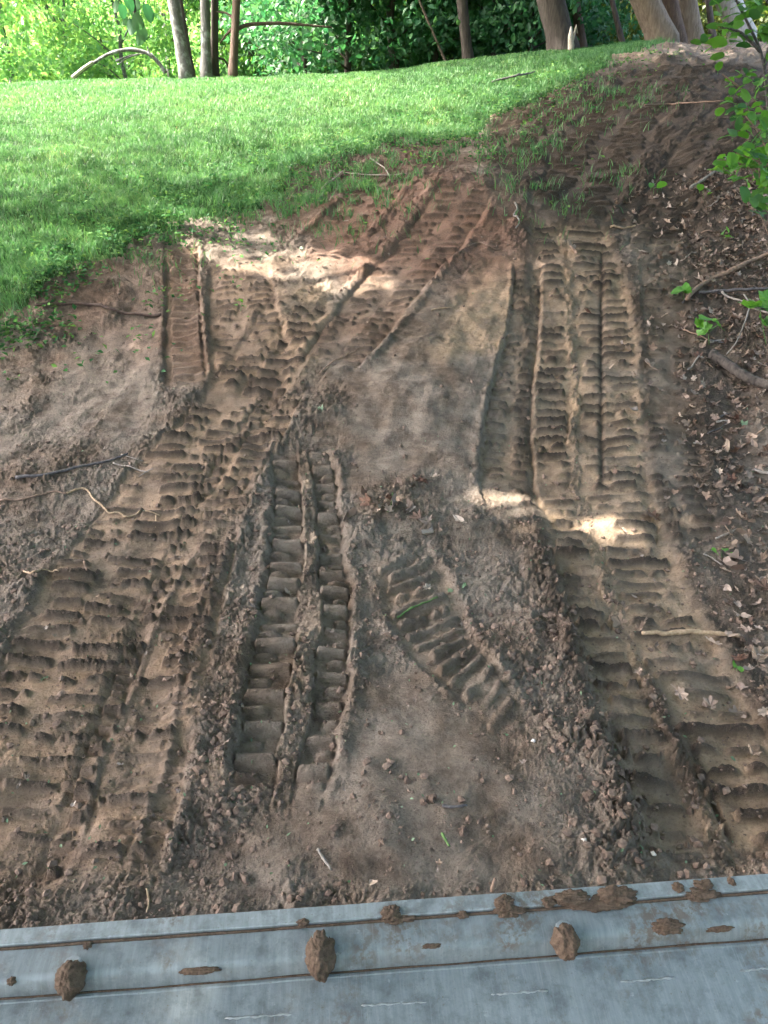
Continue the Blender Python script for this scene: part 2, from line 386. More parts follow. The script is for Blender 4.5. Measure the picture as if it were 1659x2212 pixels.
# reddish subsoil, damp dark loam, upper right shade painted dark, smooth graded middle
def f_red(i, w): red[i] = np.maximum(red[i], .8*w)
def f_shade(i, w): moist_shade[i] = np.clip(moist_shade[i]+1.0*w, 0, 1)
def f_moist2(i, w): moist_shade[i] = np.clip(moist_shade[i]+.75*w, 0, 1)
def f_smooth(i, w): rough[i] *= 1-.8*w
def f_rough(i, w): rough[i] += .45*w
def f_tan(i, w): pack[i] = np.maximum(pack[i], .95*w)
area([(800, 340), (960, 320), (1060, 390), (1140, 460), (1180, 560), (1000, 620), (760, 600), (640, 500), (700, 440)], .35, f_red)
area([(20, 650), (200, 590), (380, 540), (460, 640), (470, 800), (330, 800), (120, 720)], .3, lambda i, w: f_red(i, .45*w))
area([(0, 1560), (420, 1500), (460, 1900), (0, 2000)], .2, lambda i, w: f_red(i, .15*w))
area([(1040, 290), (1180, 192), (1330, 142), (1500, 135), (1700, 150), (1700, 430), (1500, 490), (1200, 470), (1060, 370)], .4, f_shade)  # upper right soil darkened to stand in for its deep shade
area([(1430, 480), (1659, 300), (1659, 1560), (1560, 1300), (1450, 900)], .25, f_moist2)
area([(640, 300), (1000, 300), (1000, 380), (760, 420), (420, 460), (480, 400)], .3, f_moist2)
area([(740, 780), (1060, 770), (1030, 1040), (780, 1040)], .15, f_smooth)
area([(1030, 560), (1150, 550), (1110, 740), (960, 780), (930, 760)], .12, f_tan)
area([(560, 640), (700, 610), (720, 760), (560, 860), (430, 1000), (480, 860)], .15, f_tan)
area([(780, 1450), (960, 1460), (1150, 1700), (1300, 1900), (520, 1920), (560, 1800), (720, 1620)],   .08, lambda i, w: f_smooth(i, .95*w))
area([(240, 690), (350, 690), (350, 850), (230, 960), (60, 960), (150, 780)], .08, lambda i, w: f_smooth(i, .7*w))
area([(690, 480), (860, 620), (1120, 560), (1040, 760), (740, 780)], .15, lambda i, w: f_smooth(i, .7*w))

strip([(1500, 120, 70), (1400, 200, 85), (1310, 300, 95), (1250, 400, 90), (1220, 470, 80)], .11, .015, .036, berm=.010, ragged=.10, packv=.4, seed=1, crumb=.6)
strip([(1640, 200, 60), (1520, 330, 70), (1440, 450, 60), (1400, 560, 50)], .11, .015, .036, berm=.010, ragged=.10, packv=.35, seed=2, crumb=.6)
strip([(1260, 200, 60), (1150, 260, 70), (1080, 330, 60)], .11, .015, .036, berm=.010, ragged=.10, packv=.35, seed=21, crumb=.6)
strip([(1020, 400, 60), (940, 510, 65), (850, 610, 70), (770, 710, 70), (700, 800, 60)], .10, .025, .026, berm=.02, skew=.35, ragged=.25, packv=.3, redv=.3, seed=3)
strip([(860, 370, 55), (780, 450, 60), (700, 520, 60)], .10, .02, .026, berm=.015, ragged=.3, packv=.2, redv=.3, seed=4)
strip([(660, 385, 75), (560, 410, 70), (470, 440, 50)], .10, .02, .024, skew=.3, ragged=.35, packv=.1, seed=41)
strip([(520, 560, 62), (525, 680, 75), (540, 800, 85), (500, 900, 80)], .095, .02, .022, berm=.012, ragged=.4, packv=.7, redv=.25, seed=5)
strip([(660, 640, 70), (590, 760, 80), (520, 860, 85), (420, 980, 95), (330, 1090, 105), (240, 1230, 120), (170, 1400, 140), (80, 1600, 165), (0, 1800, 180), (-60, 1980, 190)], .112, .010, .031, centre=.0, berm=.010, ragged=.28, packv=.85, redv=.15, moistv=.2, smooth_in=.7, seed=6, cols=((-1., .2), (.15, 1.)), crumb=1.1)
strip([(392, 525, 36), (394, 620, 38), (397, 720, 42), (400, 790, 45), (402, 850, 47)], .092, .030, .036, berm=.006, ragged=-.1, cols=((-.86, .62),), packv=.55, duty=.56, redv=.4, smooth_in=.8, seed=7, crumb=.1)
ridge([(424, 545), (428, 640), (436, 740), (440, 800)], .07, .02, .4)
strip([(620, 830, 45), (560, 940, 52), (490, 1060, 62), (440, 1170, 75), (400, 1290, 85), (350, 1450, 100), (300, 1620, 118), (240, 1790, 130), (180, 1980, 140)], .108, .010, .031, centre=.0, berm=.010, ragged=.2, packv=.85, redv=.2, egg=.5, seed=8, cw=.09, coff=.45, cols=((-1., .42), (.5, .98)), crumb=1.0)
ridge([(615, 905), (560, 1030), (510, 1144), (468, 1264), (442, 1364), (425, 1480), (418, 1640), (400, 1800)], .040, .028, .25)
ridge([(470, 1189), (415, 1364), (390, 1480), (365, 1640), (318, 1757), (255, 1957)], .018, .018, .1)
ridge([(440, 1159), (370, 1279), (320, 1394), (285, 1500), (210, 1662), (165, 1832), (95, 1997)], .018, .018, .1)
# right-hand ruts
strip([(1140, 560, 30), (1135, 680, 34), (1112, 800, 42), (1098, 920, 52), (1100, 1040, 62), (1120, 1120, 64)], .105, .035, .026, berm=.012, ragged=.3, packv=.5, seed=9)
strip([(1430, 560, 45), (1440, 700, 50), (1450, 880, 58), (1460, 1050, 65), (1500, 1200, 80)], .105, .02, .026, berm=.0, ragged=.35, packv=.25, seed=10, egg=.0, wall=.2)
strip([(1225, 470, 75), (1240, 560, 92), (1258, 700, 108), (1266, 850, 116), (1272, 1000, 122), (1300, 1120, 130), (1345, 1260, 142), (1400, 1400, 158), (1475, 1560, 180), (1560, 1720, 205), (1660, 1900, 235)], .106, .042, .034, centre=.014, berm=.0, wall=.16, ragged=.16, packv=1., moistv=.45, smooth_in=.75, seed=11, cw=.08, coff=.22, cols=((-.95, .12), (.33, .95)), crumb=1.15)
ridge([(1150, 1090), (1190, 1250), (1230, 1400), (1285, 1560), (1335, 1700), (1390, 1880)], .07, .022, .7, .2)
ridge([(1180, 1180), (1150, 1330), (1180, 1500), (1250, 1700)], .12, .02, .45)
ridge([(1385, 1420), (1420, 1510), (1462, 1610), (1520, 1730), (1560, 1800)], .055, .028, .5, .8)
ridge([(1470, 1540), (1510, 1630), (1560, 1740), (1640, 1880)], .014, -.03, .0, .5)
ridge([(1300, 520), (1300, 700), (1300, 880), (1302, 1070)], .016, -.03, .0, .5)
# the two fresh prints in the middle
strip([(845, 1172, 60), (890, 1240, 72), (915, 1310, 80), (955, 1400, 74), (1020, 1480, 64), (1080, 1550, 54), (1130, 1620, 46)], .098, .012, .032, berm=.006, wall=.2, un=.05, end=.35, skew=-.65, ragged=.10, packv=.3, duty=.62, cols=((-.9, .9),), smooth_in=.7, seed=12, egg=.0, yb=False, crumb=.08)
strip([(648, 950, 58), (656, 1020, 64), (662, 1110, 74), (664, 1200, 84), (660, 1320, 96), (648, 1440, 106), (630, 1560, 112), (605, 1680, 112), (585, 1780, 108)], .172, .046, .050, centre=.080, berm=.018, wall=.12, un=.08, end=.4, ragged=-.06, packv=.25, duty=.44, egg=.75, smooth_in=.92, seed=13, cw=.25, coff=-.08, cols=((-.96, -.30), (.13, .97)), crumb=.06)
ridge([(545, 1250), (520, 1400), (500, 1560), (470, 1700)], .05, .025, .6)
# drag marks on the graded middle
_ln = smooth_line(poly_w([(1120, 540), (1030, 680), (940, 850), (900, 1040)]), 6)
_i = np.nonzero(near & (Y > 3.4) & (Y < 9) & (X > -1.5) & (X < 2.5))[0]
_d, _s, _sd, _, _L = dist_line(X[_i], Y[_i], _ln)
_f = (1-sstep(.3, .55, _d))*sstep(0, .6, _s)*(1-sstep(_L-.6, _L, _s))
Z[_i] += _f*(.001*perlin(_sd*_d*17, _s*.7, 41) + .002*perlin(_sd*_d*45, _s*1.2, 42))
# left shallow crack lines / lip under the lawn
ridge([(60, 655), (150, 655), (250, 668), (345, 682)], .03, .025, .3)

# litter bank roughness, then crumbly relief everywhere on the soil
lsd = np.full(X.shape, -9.); lsd[near] = lawn_sd(X[near], Y[near])
_o = ~near; lsd[_o] = np.where(in_poly(X[_o], Y[_o], lawn_poly), 1., -1.)
soilw = 1-sstep(-.05, .25, lsd)
bankw = sstep(0, .5, X-(1.75+.16*Y))*sstep(1, 3, Y)
rough = np.clip(rough + .35*bankw, .05, 1.5); rough = np.where(rough > .9, .9+.4*(rough-.9), rough)
moist_shade = np.clip(moist_shade + .3*bankw, 0, 1)
i = np.nonzero(near)[0]; x, y = X[i], Y[i]
det = np.zeros(len(i))
wx = x + .02*perlin(x*9, y*9, 51); wy = y + .02*perlin(x*9, y*9, 52)
det += .018*perlin(wx*6, wy*6, 53)
b1 = np.abs(perlin(wx*11, wy*11, 54)); b2 = np.abs(perlin(wx*24, wy*24, 55)); b3 = np.abs(perlin(wx*52, wy*52, 56)); b4 = np.abs(perlin(wx*105, wy*105, 57))
mk = sstep(-.25, .45, perlin(wx*2.6, wy*2.6, 58)+.35*perlin(wx*9, wy*9, 59))
det += rough[i]*(.024*b1*mk + .036*b2*(.3+.7*mk) + .027*b3*(.4+.6*mk) + .014*b4) - rough[i]*.016
lump = sstep(.28, .5, perlin(wx*30, wy*30, 60))*mk; det += .014*lump*rough[i]
for (fx, fy, am, sd_) in ((9, 15, .011, 61), (19, 30, .009, 63), (40, 58, .007, 64)):          # broken plates of crusted soil, wider than long
    q = perlin(wx*fx, wy*fy, sd_); det += am*rough[i]*(sstep(.10, .19, q)+.8*sstep(.36, .45, q))*(.35+.65*mk)
Z[i] += det*soilw[i] + (1-soilw[i])*(.012*perlin(x*5, y*5, 62))
ZG = Z.reshape(NR, NC)

def zat(x, y):
    """height of the finished ground"""
    r = int(np.clip(np.searchsorted(ys, y)-1, 0, NR-2)); ty = (y-ys[r])/(ys[r+1]-ys[r]); out = 0
    for rr, wgt in ((r, 1-ty), (r+1, ty)): out += wgt*np.interp(x, Xr[rr], ZG[rr])
    return float(out)
def zgrid(x, y):
    r = np.clip(np.searchsorted(ys, y)-1, 0, NR-2); ty = (y-ys[r])/(ys[r+1]-ys[r]); out = np.zeros(len(x))
    for rr, wg in ((r, 1-ty), (r+1, ty)):
        w = W[rr]; c = np.clip((x/w+1)*.5*(NU-1), 0, NU-1.001); c0 = c.astype(int); f = c-c0
        out += wg*(ZG[rr, 30+c0]*(1-f)+ZG[rr, 31+c0]*f)
    return out
def G(px, py, lift=0.):
    p = P(px, py); d = ray(px, py); yy = np.arange(max(1.2, p[1]-.6), p[1]+.6, .004); t = yy/d[1]
    hit = np.nonzero(CAM_H+d[2]*t <= zgrid(d[0]*t, yy))[0]
    if len(hit): p = np.array([d[0]*t[hit[0]], yy[hit[0]], 0.])
    p[2] = zat(p[0], p[1]) + lift; return p

VV = np.stack([X, Y, Z], 1)
ii = np.arange(NR*NC).reshape(NR, NC)
FF = np.stack([ii[:-1, :-1], ii[:-1, 1:], ii[1:, 1:], ii[1:, :-1]], -1).reshape(-1, 4)
fl = lsd[FF].mean(1) > 0
def sub(name, mask, mat, label):
    f = FF[mask]; used = np.unique(f); re = np.zeros(len(VV), np.int64); re[used] = np.arange(len(used))
    me = mesh_np(name, VV[used], re[f], {'pack': pack[used], 'red': red[used], 'moist_shade': moist_shade[used]})
    o = obj(name, me, mat); tag(o, label, None, None, 'structure'); return o
sub('dirt_slope', ~fl, M['soil'], 'bare brown soil pressed with cleated track prints')
sub('lawn', fl, M['thatch'], 'green lawn ground on the rise behind the bare soil')

# ------------------------------------------------------------------ grass and weeds (stuff)
def blades(pts, h, w, lean, mat, name, label, cat, rnd):
    n = len(pts); az = rng.random(n)*2*np.pi; sx, sy = np.cos(az), np.sin(az); la = rng.random(n)*2*np.pi
    ll = lean*h*(.3+rng.random(n)); dx, dy = np.cos(la)*ll, np.sin(la)*ll
    V = np.zeros((n, 5, 3)); b = pts
    for k, (fw, fh, fl_) in enumerate([(-.5, 0, 0), (.5, 0, 0), (.42, .55, .35), (-.42, .55, .35), (0, 1, 1)]):
        V[:, k, 0] = b[:, 0] + fw*w*sx + fl_*dx; V[:, k, 1] = b[:, 1] + fw*w*sy + fl_*dy; V[:, k, 2] = b[:, 2] + fh*h
    base = np.arange(n)[:, None]*5
    F = np.concatenate([base+np.array([[0, 1, 2]]), base+np.array([[0, 2, 3]]), base+np.array([[3, 2, 4]])], 0)
    o = obj(name, mesh_np(name, V.reshape(-1, 3), F, {'rnd': np.repeat(rnd, 5)}), mat); tag(o, label, cat, None, 'stuff'); return o
def sample(n, y0, y1, power=1.0):
    y = y0*(y1/y0)**rng.random(n); x = (rng.random(n)*2-1)*(halfw(y)-.05); return x, y
x, y = sample(380000, 5.2, 18.2); sd = lawn_sd(x, y)
pr = sstep(-.25, .45, sd)*(.55+.45*sstep(-.5, .1, perlin(x*2.2, y*2.2, 71)))
# thin grass on the soil in a few places
patches = [((1110, 320), .55, .45), ((720, 420), .7, .6), ((1150, 430), .45, .2), ((1300, 210), .8, .28), ((620, 430), .5, .7), ((540, 440), .4, .7), ((1330, 380), .4, .1), ((920, 320), .5, .5), ((480, 455), .35, .6), ((330, 520), .4, .4), ((1200, 240), .5, .3), ((780, 350), .6, .6)]
for (q, r, a) in patches:
    c = P(*q); pr = np.maximum(pr, a*np.exp(-((x-c[0])**2+(y-c[1])**2)/(r*r))*sstep(-.25, .35, perlin(x*4, y*4, 72)))
k = rng.random(len(x)) < pr; x, y, sd = x[k], y[k], sd[k]; z = zgrid(x, y)
edge = np.exp(-np.clip(sd, 0, 9)/.7)
tuft = sstep(0, .6, perlin(x*3, y*3, 73))
h = (.045+.02*rng.random(len(x)) + .10*edge*(.35+rng.random(len(x))*tuft)); w = .0034+.00052*y
rnd = np.clip(.42 + .22*perlin(x*.9, y*.9, 74) + .2*perlin(x*3.5, y*3.5, 75) + .17*rng.standard_normal(len(x)) - .1*edge, 0, .99)
blades(np.stack([x, y, z-.006], 1), h, w, .75, M['grass'], 'grass', 'bright green mown grass covering the lawn on the rise', 'grass', rnd)
def kites(c, L, Wd, nrm_up=.0, dirs=None, fold=.25):
    """leaf-shaped faces around centres c"""
    n = len(c); d = rng.standard_normal((n, 3)) if dirs is None else dirs
    d /= np.linalg.norm(d, axis=1)[:, None] + 1e-9
    r = rng.standard_normal((n, 3)); r[:, 2] += nrm_up
    s = np.cross(d, r); s /= np.linalg.norm(s, axis=1)[:, None] + 1e-9; nn = np.cross(s, d)
    L = np.broadcast_to(L, (n,))[:, None]; Wd = np.broadcast_to(Wd, (n,))[:, None]
    V = np.stack([c-d*L*.5, c-d*L*.05+s*Wd*.5+nn*Wd*fold, c+d*L*.5, c-d*L*.05-s*Wd*.5+nn*Wd*fold], 1).reshape(-1, 3)
    b = np.arange(n)[:, None]*4
    return V, np.concatenate([b+np.array([[0, 1, 2]]), b+np.array([[0, 2, 3]])], 0)
x, y = sample(90000, 5.4, 14); sd = lawn_sd(x, y)
pr = np.exp(-((sd-.2)/.75)**2)*sstep(-.35, .3, perlin(x*1.8, y*1.8, 76))*.8
for (q, r, a) in patches:
    c = P(*q); pr = np.maximum(pr, .6*a*np.exp(-((x-c[0])**2+(y-c[1])**2)/(r*r))*sstep(.0, .5, perlin(x*4, y*4, 72)))
k = rng.random(len(x)) < pr; x, y = x[k], y[k]; z = zgrid(x, y)
dirs = rng.standard_normal((len(x), 3)); dirs[:, 2] = np.abs(dirs[:, 2])*.35
V, F = kites(np.stack([x, y, z+.01+.07*rng.random(len(x))**1.5], 1), .035+.03*rng.random(len(x)), .022+.022*rng.random(len(x)), 2.5, dirs)
o = obj('weeds', mesh_np('weeds', V, F, {'rnd': np.repeat(rng.random(len(x)), 4)}), M['weed']); tag(o, 'low broad-leaved weeds and clover along the lawn edge', 'weeds', None, 'stuff')

# ------------------------------------------------------------------ tubes: trunks, branches, sticks
def tube(pts, radii, sides=8, bump=.0, seed=0, cap=True):
    pts = np.array(pts, float); n = len(pts); r = np.random.default_rng(seed)
    T = np.gradient(pts, axis=0); T /= np.linalg.norm(T, axis=1)[:, None]+1e-9
    up = np.array([0., 0, 1]) if abs(T[0][2]) < .9 else np.array([1., 0, 0]); V = []
    A = np.cross(up, T[0]); A /= np.linalg.norm(A)
    for i in range(n):
        A = A - T[i]*A.dot(T[i]); A /= np.linalg.norm(A)+1e-9; B = np.cross(T[i], A)
        for k in range(sides):
            a = 2*np.pi*k/sides; q = radii[i]*(1+bump*r.standard_normal())
            V.append(pts[i] + q*(math.cos(a)*A+math.sin(a)*B))
    F = []
    for i in range(n-1):
        for k in range(sides):
            a = i*sides+k; b = i*sides+(k+1) % sides; F += [(a, b, b+sides), (a, b+sides, a+sides)]
    if cap:
        for (i, fl_) in ((0, True), (n-1, False)):
            V.append(pts[i]); c = len(V)-1
            for k in range(sides):
                a = i*sides+k; b = i*sides+(k+1) % sides; F.append((c, b, a) if fl_ else (c, a, b))
    return np.array(V), np.array(F)
def join(parts):
    V, F, o = [], [], 0
    for v, f in parts: V.append(v); F.append(f+o); o += len(v)
    return np.vstack(V), np.vstack(F)
def curve(pts, n=6): return smooth_line(np.array(pts, float), n)
def wob(pts, amp, seed):
    r = np.random.default_rng(seed); q = np.array(pts); q[1:-1] += amp*r.standard_normal((len(q)-2, 3)); return q

# ------------------------------------------------------------------ the forest behind the lawn
def crown_mesh(name, centres, radii, n, L, seed, mat, shell=.55, low=None):
    r = np.random.default_rng(seed); centres = np.array(centres); radii = np.array(radii)
    wts = radii.prod(1)**.67; wts /= wts.sum(); ci = r.choice(len(centres), n, p=wts)
    d = r.standard_normal((n, 3)); d /= np.linalg.norm(d, axis=1)[:, None]
    q = shell + (1-shell)*r.random(n)**.7; q *= .75+.5*r.random(n)
    c = centres[ci] + d*radii[ci]*q[:, None]
    keep = perlin(c[:, 0]*1.3+seed, c[:, 2]*1.3+c[:, 1]*.9, 3+seed % 7) > -.22
    if low is not None: keep &= c[:, 2] > low
    c = c[keep]; n = len(c); dirs = r.standard_normal((n, 3)); dirs[:, 2] -= .6
    V, F = kites(c, L*(.7+.6*r.random(n)), L*.62*(.7+.6*r.random(n)), 1.2, dirs)
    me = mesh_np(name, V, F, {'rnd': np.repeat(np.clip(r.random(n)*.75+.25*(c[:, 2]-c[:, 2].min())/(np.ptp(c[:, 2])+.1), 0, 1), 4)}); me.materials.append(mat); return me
def trunk_pts(base, top, n=9, bend=.05, seed=0):
    r = np.random.default_rng(seed); b, t = np.array(base, float), np.array(top, float); L = np.linalg.norm(t-b); out = []
    for k in range(n):
        f = k/(n-1); p = b+(t-b)*f
        if 0 < k < n-1: p = p + bend*L*.12*r.standard_normal(3)*np.array([1, 1, 0])
        out.append(p)
    return np.array(out)
def tall_tree(px, py, ptop_x, wpx, y, mat, leaf, label, seed, height=9., name='forest_tree', crown_r=2.0, branches=(), group='trees at the edge of the woods', crown_low=3.0, nleaf=1800):
    """a trunk whose foot is seen at (px,py) and whose lean carries it to ptop_x at the top of the photo"""
    b = PY(px, py, y); gz = zat(b[0], y); q = PY(ptop_x, 0, y); b2 = np.array([b[0], y, min(b[2], gz)-.12])
    dirn = (q-b)/(q[2]-b[2]); top = b + dirn*height*np.array([.75, 1, 1]); r = .5*wpx/FP*y*1.02
    root = empty(name, (b[0], y, gz)); o3 = np.array([b[0], y, gz])
    pts = np.vstack([b2, b+dirn*.05, b+dirn*.3, b+dirn*.7, trunk_pts(b+dirn*1.3, top, 7, .06, seed)])-o3
    rad = np.array([r*1.5, r*1.28, r*1.1, r*1.03, *np.linspace(r, r*.25, 7)])
    tube_parts = tube(pts, rad, 12, .05, seed)
    tr = obj('trunk', mesh_np('trunk', *tube_parts), mat, root)
    rs = np.random.default_rng(seed+50); cs, rr = [], []
    for k in range(7):
        a = 2*np.pi*(k+rs.random())/7; f = .45+.5*rs.random(); s = b+(top-b)*f-o3
        e = s + np.array([math.cos(a), math.sin(a), .55+.3*rs.random()])*crown_r*(.7+.4*rs.random())
        mid = (s+e)/2+np.array([0, 0, -.1]); rb = r*.35
        obj('branch', mesh_np('branch', *tube(curve([s, mid, e], 4), np.linspace(rb, rb*.2, 9), 6, .06, seed+k)), mat, root)
        cs.append(e); rr.append([crown_r*.62]*3)
    cs.append(top-o3); rr.append([crown_r*.8]*3)
    for (pl, rb) in branches:
        w = [PY(*pp, y)-o3 for pp in pl]; w = [p+np.array([0, .1*k, 0]) for k, p in enumerate(w)]
        obj('branch', mesh_np('branch', *tube(curve(w, 4), np.linspace(rb, rb*.4, (len(w)-1)*4+1), 6, .07, seed)), mat, root)
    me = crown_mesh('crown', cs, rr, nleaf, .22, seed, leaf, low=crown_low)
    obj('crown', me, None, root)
    tag(root, label, 'tree', group); return root
TL = tall_tree
TL(402, 158, 374, 21, 16.5, M['bark_grey'], M['leaf_light'], 'leaning tree with pale mottled bark, leftmost trunk behind the lawn', 1)
TL(414, 158, 388, 11, 16.9, M['bark_dark'], M['leaf_light'], 'thin dark trunk close behind the pale leaning tree', 2, crown_r=1.4)
TL(446, 158, 443, 17, 16.4, M['bark_grey'], M['leaf_light'], 'upright grey trunk, left half of the close pair behind the lawn', 3)
TL(463, 158, 464, 13, 16.6, M['bark_dark'], M['leaf_mid'], 'upright dark trunk, right half of the close pair behind the lawn', 4, branches=[([(462, 125), (482, 128), (492, 150)], .03)])
TL(503, 157, 511, 14, 16.3, M['bark_red'], M['leaf_mid'], 'slim dark trunk with a long bare branch reaching right over the lawn', 5,
   branches=[([(507, 66), (535, 52), (600, 47), (660, 50), (715, 53)], .045), ([(508, 50), (490, 28), (462, 22)], .03), ([(505, 60), (485, 75), (470, 92)], .028)])
TL(1012, 138, 998, 18, 17.2, M['bark_dark'], M['leaf_dark'], 'dark trunk half hidden in the dense dark green foliage', 6)
TL(968, 146, 905, 4, 17.6, M['bark_brown'], M['leaf_dark'], 'thin slanting trunk in the dark foliage left of the half hidden trunk', 61, crown_r=1.2)
TL(1217, 112, 1190, 46, 16.2, M['bark_dark'], M['leaf_dark'], 'thick dark furrowed trunk behind the pale snapped stump', 7, crown_r=2.4)
TL(1258, 108, 1242, 16, 18.5, M['bark_red'], M['leaf_olive'], 'reddish trunk just right of the thick dark trunk', 71)
TL(1346, 100, 1322, 9, 17.5, M['bark_dark'], M['leaf_olive'], 'thin dark trunk left of the big pale brown trunk', 8, crown_r=1.3)
TL(1434, 97, 1392, 44, 16.0, M['bark_brown'], M['leaf_olive'], 'big pale brown trunk leaning left at the top of the slope', 9, crown_r=2.6)
TL(1466, 94, 1446, 26, 16.6, M['bark_red'], M['leaf_olive'], 'dark reddish trunk right behind the big pale brown trunk', 10)
TL(1497, 92, 1482, 34, 17.0, M['bark_brown'], M['leaf_olive'], 'tan trunk second to the right of the big leaning trunk', 11)
TL(1606, 78, 1572, 38, 18.5, M['bark_pale'], M['leaf_olive'], 'whitish trunk near the top right corner', 12)
TL(1540, 84, 1530, 10, 20, M['bark_dark'], M['leaf_olive'], 'thin trunk between the tan trunk and the whitish trunk', 13, crown_r=1.2)
TL(845, 145, 838, 8, 19.5, M['bark_grey'], M['leaf_dark'], 'thin pale trunk deep in the dark foliage left of centre', 14, crown_r=1.2)

# low leafy trees: crowns reach the ground; a few shared crown shapes, each tree with trunk, limbs and crown
def low_crown(name, seed, mat, n, w, hgt, L):
    r = np.random.default_rng(seed); cs, rr = [], []
    for k in range(16):
        a = r.random()*2*np.pi; q = w*math.sqrt(r.random())*.8; zz = .25+hgt*(.05+.9*r.random()); s = w*(.34+.22*r.random())
        cs.append((q*math.cos(a), q*math.sin(a), zz)); rr.append((s, s, s*.62))
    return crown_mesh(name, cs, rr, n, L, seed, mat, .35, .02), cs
PROT = {}
for kind, mat in (('light', 'leaf_light'), ('mid', 'leaf_mid'), ('dark', 'leaf_dark'), ('olive', 'leaf_olive')):
    for v in range(2):
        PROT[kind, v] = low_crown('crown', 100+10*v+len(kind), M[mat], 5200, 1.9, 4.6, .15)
STEM = {}
def stem_meshes(key, cs, seed):
    pts = trunk_pts((0, 0, -.3), (.1, 0, 4.0), 7, .08, seed)
    t = mesh_np('trunk', *tube(pts, np.linspace(.07, .02, 7), 8, .06, seed)); br = []
    for k in range(0, 12, 2):
        c = np.array(cs[k]); s = np.array([.02, 0, max(.1, c[2]*.55)])
        br.append(mesh_np('branch', *tube(curve([s, (s+c)/2+np.array([0, 0, .08]), c], 3), np.linspace(.028, .008, 7), 5, .05, seed+k)))
    return t, br
for key, (me, cs) in PROT.items(): STEM[key] = stem_meshes(key, cs, 5)
def low_tree(px, y, kind, v, sc, label, group, rz=None, dz=0.):
    x = PY(px, 150, y)[0]; z = zat(x, y)
    root = empty('young_tree', (x, y, z+dz)); root.rotation_euler.z = random.random()*6.28 if rz is None else rz
    root.scale = (sc*(.9+.25*random.random()), sc*(.9+.25*random.random()), sc)
    bm = M['bark_dark'] if kind in ('dark', 'mid') else M['bark_grey']
    t, br = STEM[kind, v]; obj('trunk', t, bm, root)
    for b in br: obj('branch', b, bm, root)
    obj('crown', PROT[kind, v][0], None, root); tag(root, label, 'tree', group); return root
ORD = ['first', 'second', 'third', 'fourth', 'fifth', 'sixth', 'seventh', 'eighth', 'ninth', 'tenth', 'eleventh', 'twelfth', 'thirteenth']
def nth(lst, it): return ORD[sorted(q[0] for q in lst).index(it[0])]
gL, gM, gD, gO = 'sunlit young trees left', 'green young trees behind the trunks', 'dark leafy young trees', 'olive young trees right'
LST = [(-120, 20, 'light', 0, 1.0), (20, 21.5, 'light', 1, 1.05), (150, 23, 'light', 0, 1.1), (270, 22, 'light', 1, 1.0), (370, 25, 'light', 0, 1.2), (-30, 27, 'light', 1, 1.4), (110, 29, 'light', 0, 1.5), (240, 31, 'light', 1, 1.5), (480, 27, 'light', 1, 1.3), (-200, 26, 'light', 1, 1.4)]
for it in LST:
    px, y, kind, v, sc = it
    low_tree(px, y, kind, v, sc, 'bright yellow-green leafy tree, ' + nth(LST, it) + ' of them from the left edge', gL)
LST = [(400, 32, 0, 1.6), (540, 24, 1, 1.1), (590, 30, 0, 1.5), (480, 36, 1, 1.8), (650, 27, 1, 1.2)]
for it in LST:
    px, y, v, sc = it
    low_tree(px, y, 'mid' if v else 'light', v, sc, 'mid green leafy tree behind the left trunks, ' + nth(LST, it) + ' from the left', gM)
LST = [(660, 19.0, 0, .95), (755, 18.6, 1, 1.0), (850, 19.0, 0, 1.05), (940, 19.2, 1, 1.0), (1060, 19.0, 0, 1.0), (1140, 18.8, 1, 1.0), (800, 22.5, 1, 1.3), (900, 24, 0, 1.3), (1010, 23, 1, 1.3), (1110, 23, 0, 1.3), (700, 23, 0, 1.2), (1190, 20.5, 0, 1.0)]
for k_, (px, y, v, sc) in enumerate([(720, 26, 1, 1.3), (830, 28, 1, 1.4), (960, 27.5, 1, 1.4), (1070, 28, 1, 1.4), (1160, 26, 1, 1.3), (890, 21.3, 0, .9), (1000, 20.6, 1, .8), (690, 20.6, 0, .8)]):
    low_tree(px, y, 'mid', v, sc, 'mid green leafy tree showing between the dark trees, ' + ['third', 'fourth', 'sixth', 'seventh', 'eighth', 'fifth', 'next to last', 'first'][k_] + ' from the left', 'mid green trees among the dark ones')
for it in LST:
    px, y, v, sc = it
    low_tree(px, y, 'dark', v, sc, 'dense dark green leafy tree behind the lawn, ' + nth(LST, it) + ' dark one from the left', gD)
LST = [(1270, 22, 0, 1.0), (1330, 25, 1, 1.2), (1400, 27, 0, 1.3), (1500, 25, 1, 1.2), (1590, 23, 0, 1.1), (1680, 22, 1, 1.1), (1240, 28, 1, 1.5), (1460, 31, 0, 1.6), (1580, 30, 1, 1.5), (1760, 25, 0, 1.2), (1360, 33, 0, 1.7)]
for it in LST:
    px, y, v, sc = it
    low_tree(px, y, 'olive', v, sc, 'olive green leafy tree behind the right trunks, ' + nth(LST, it) + ' olive one from the left', gO)
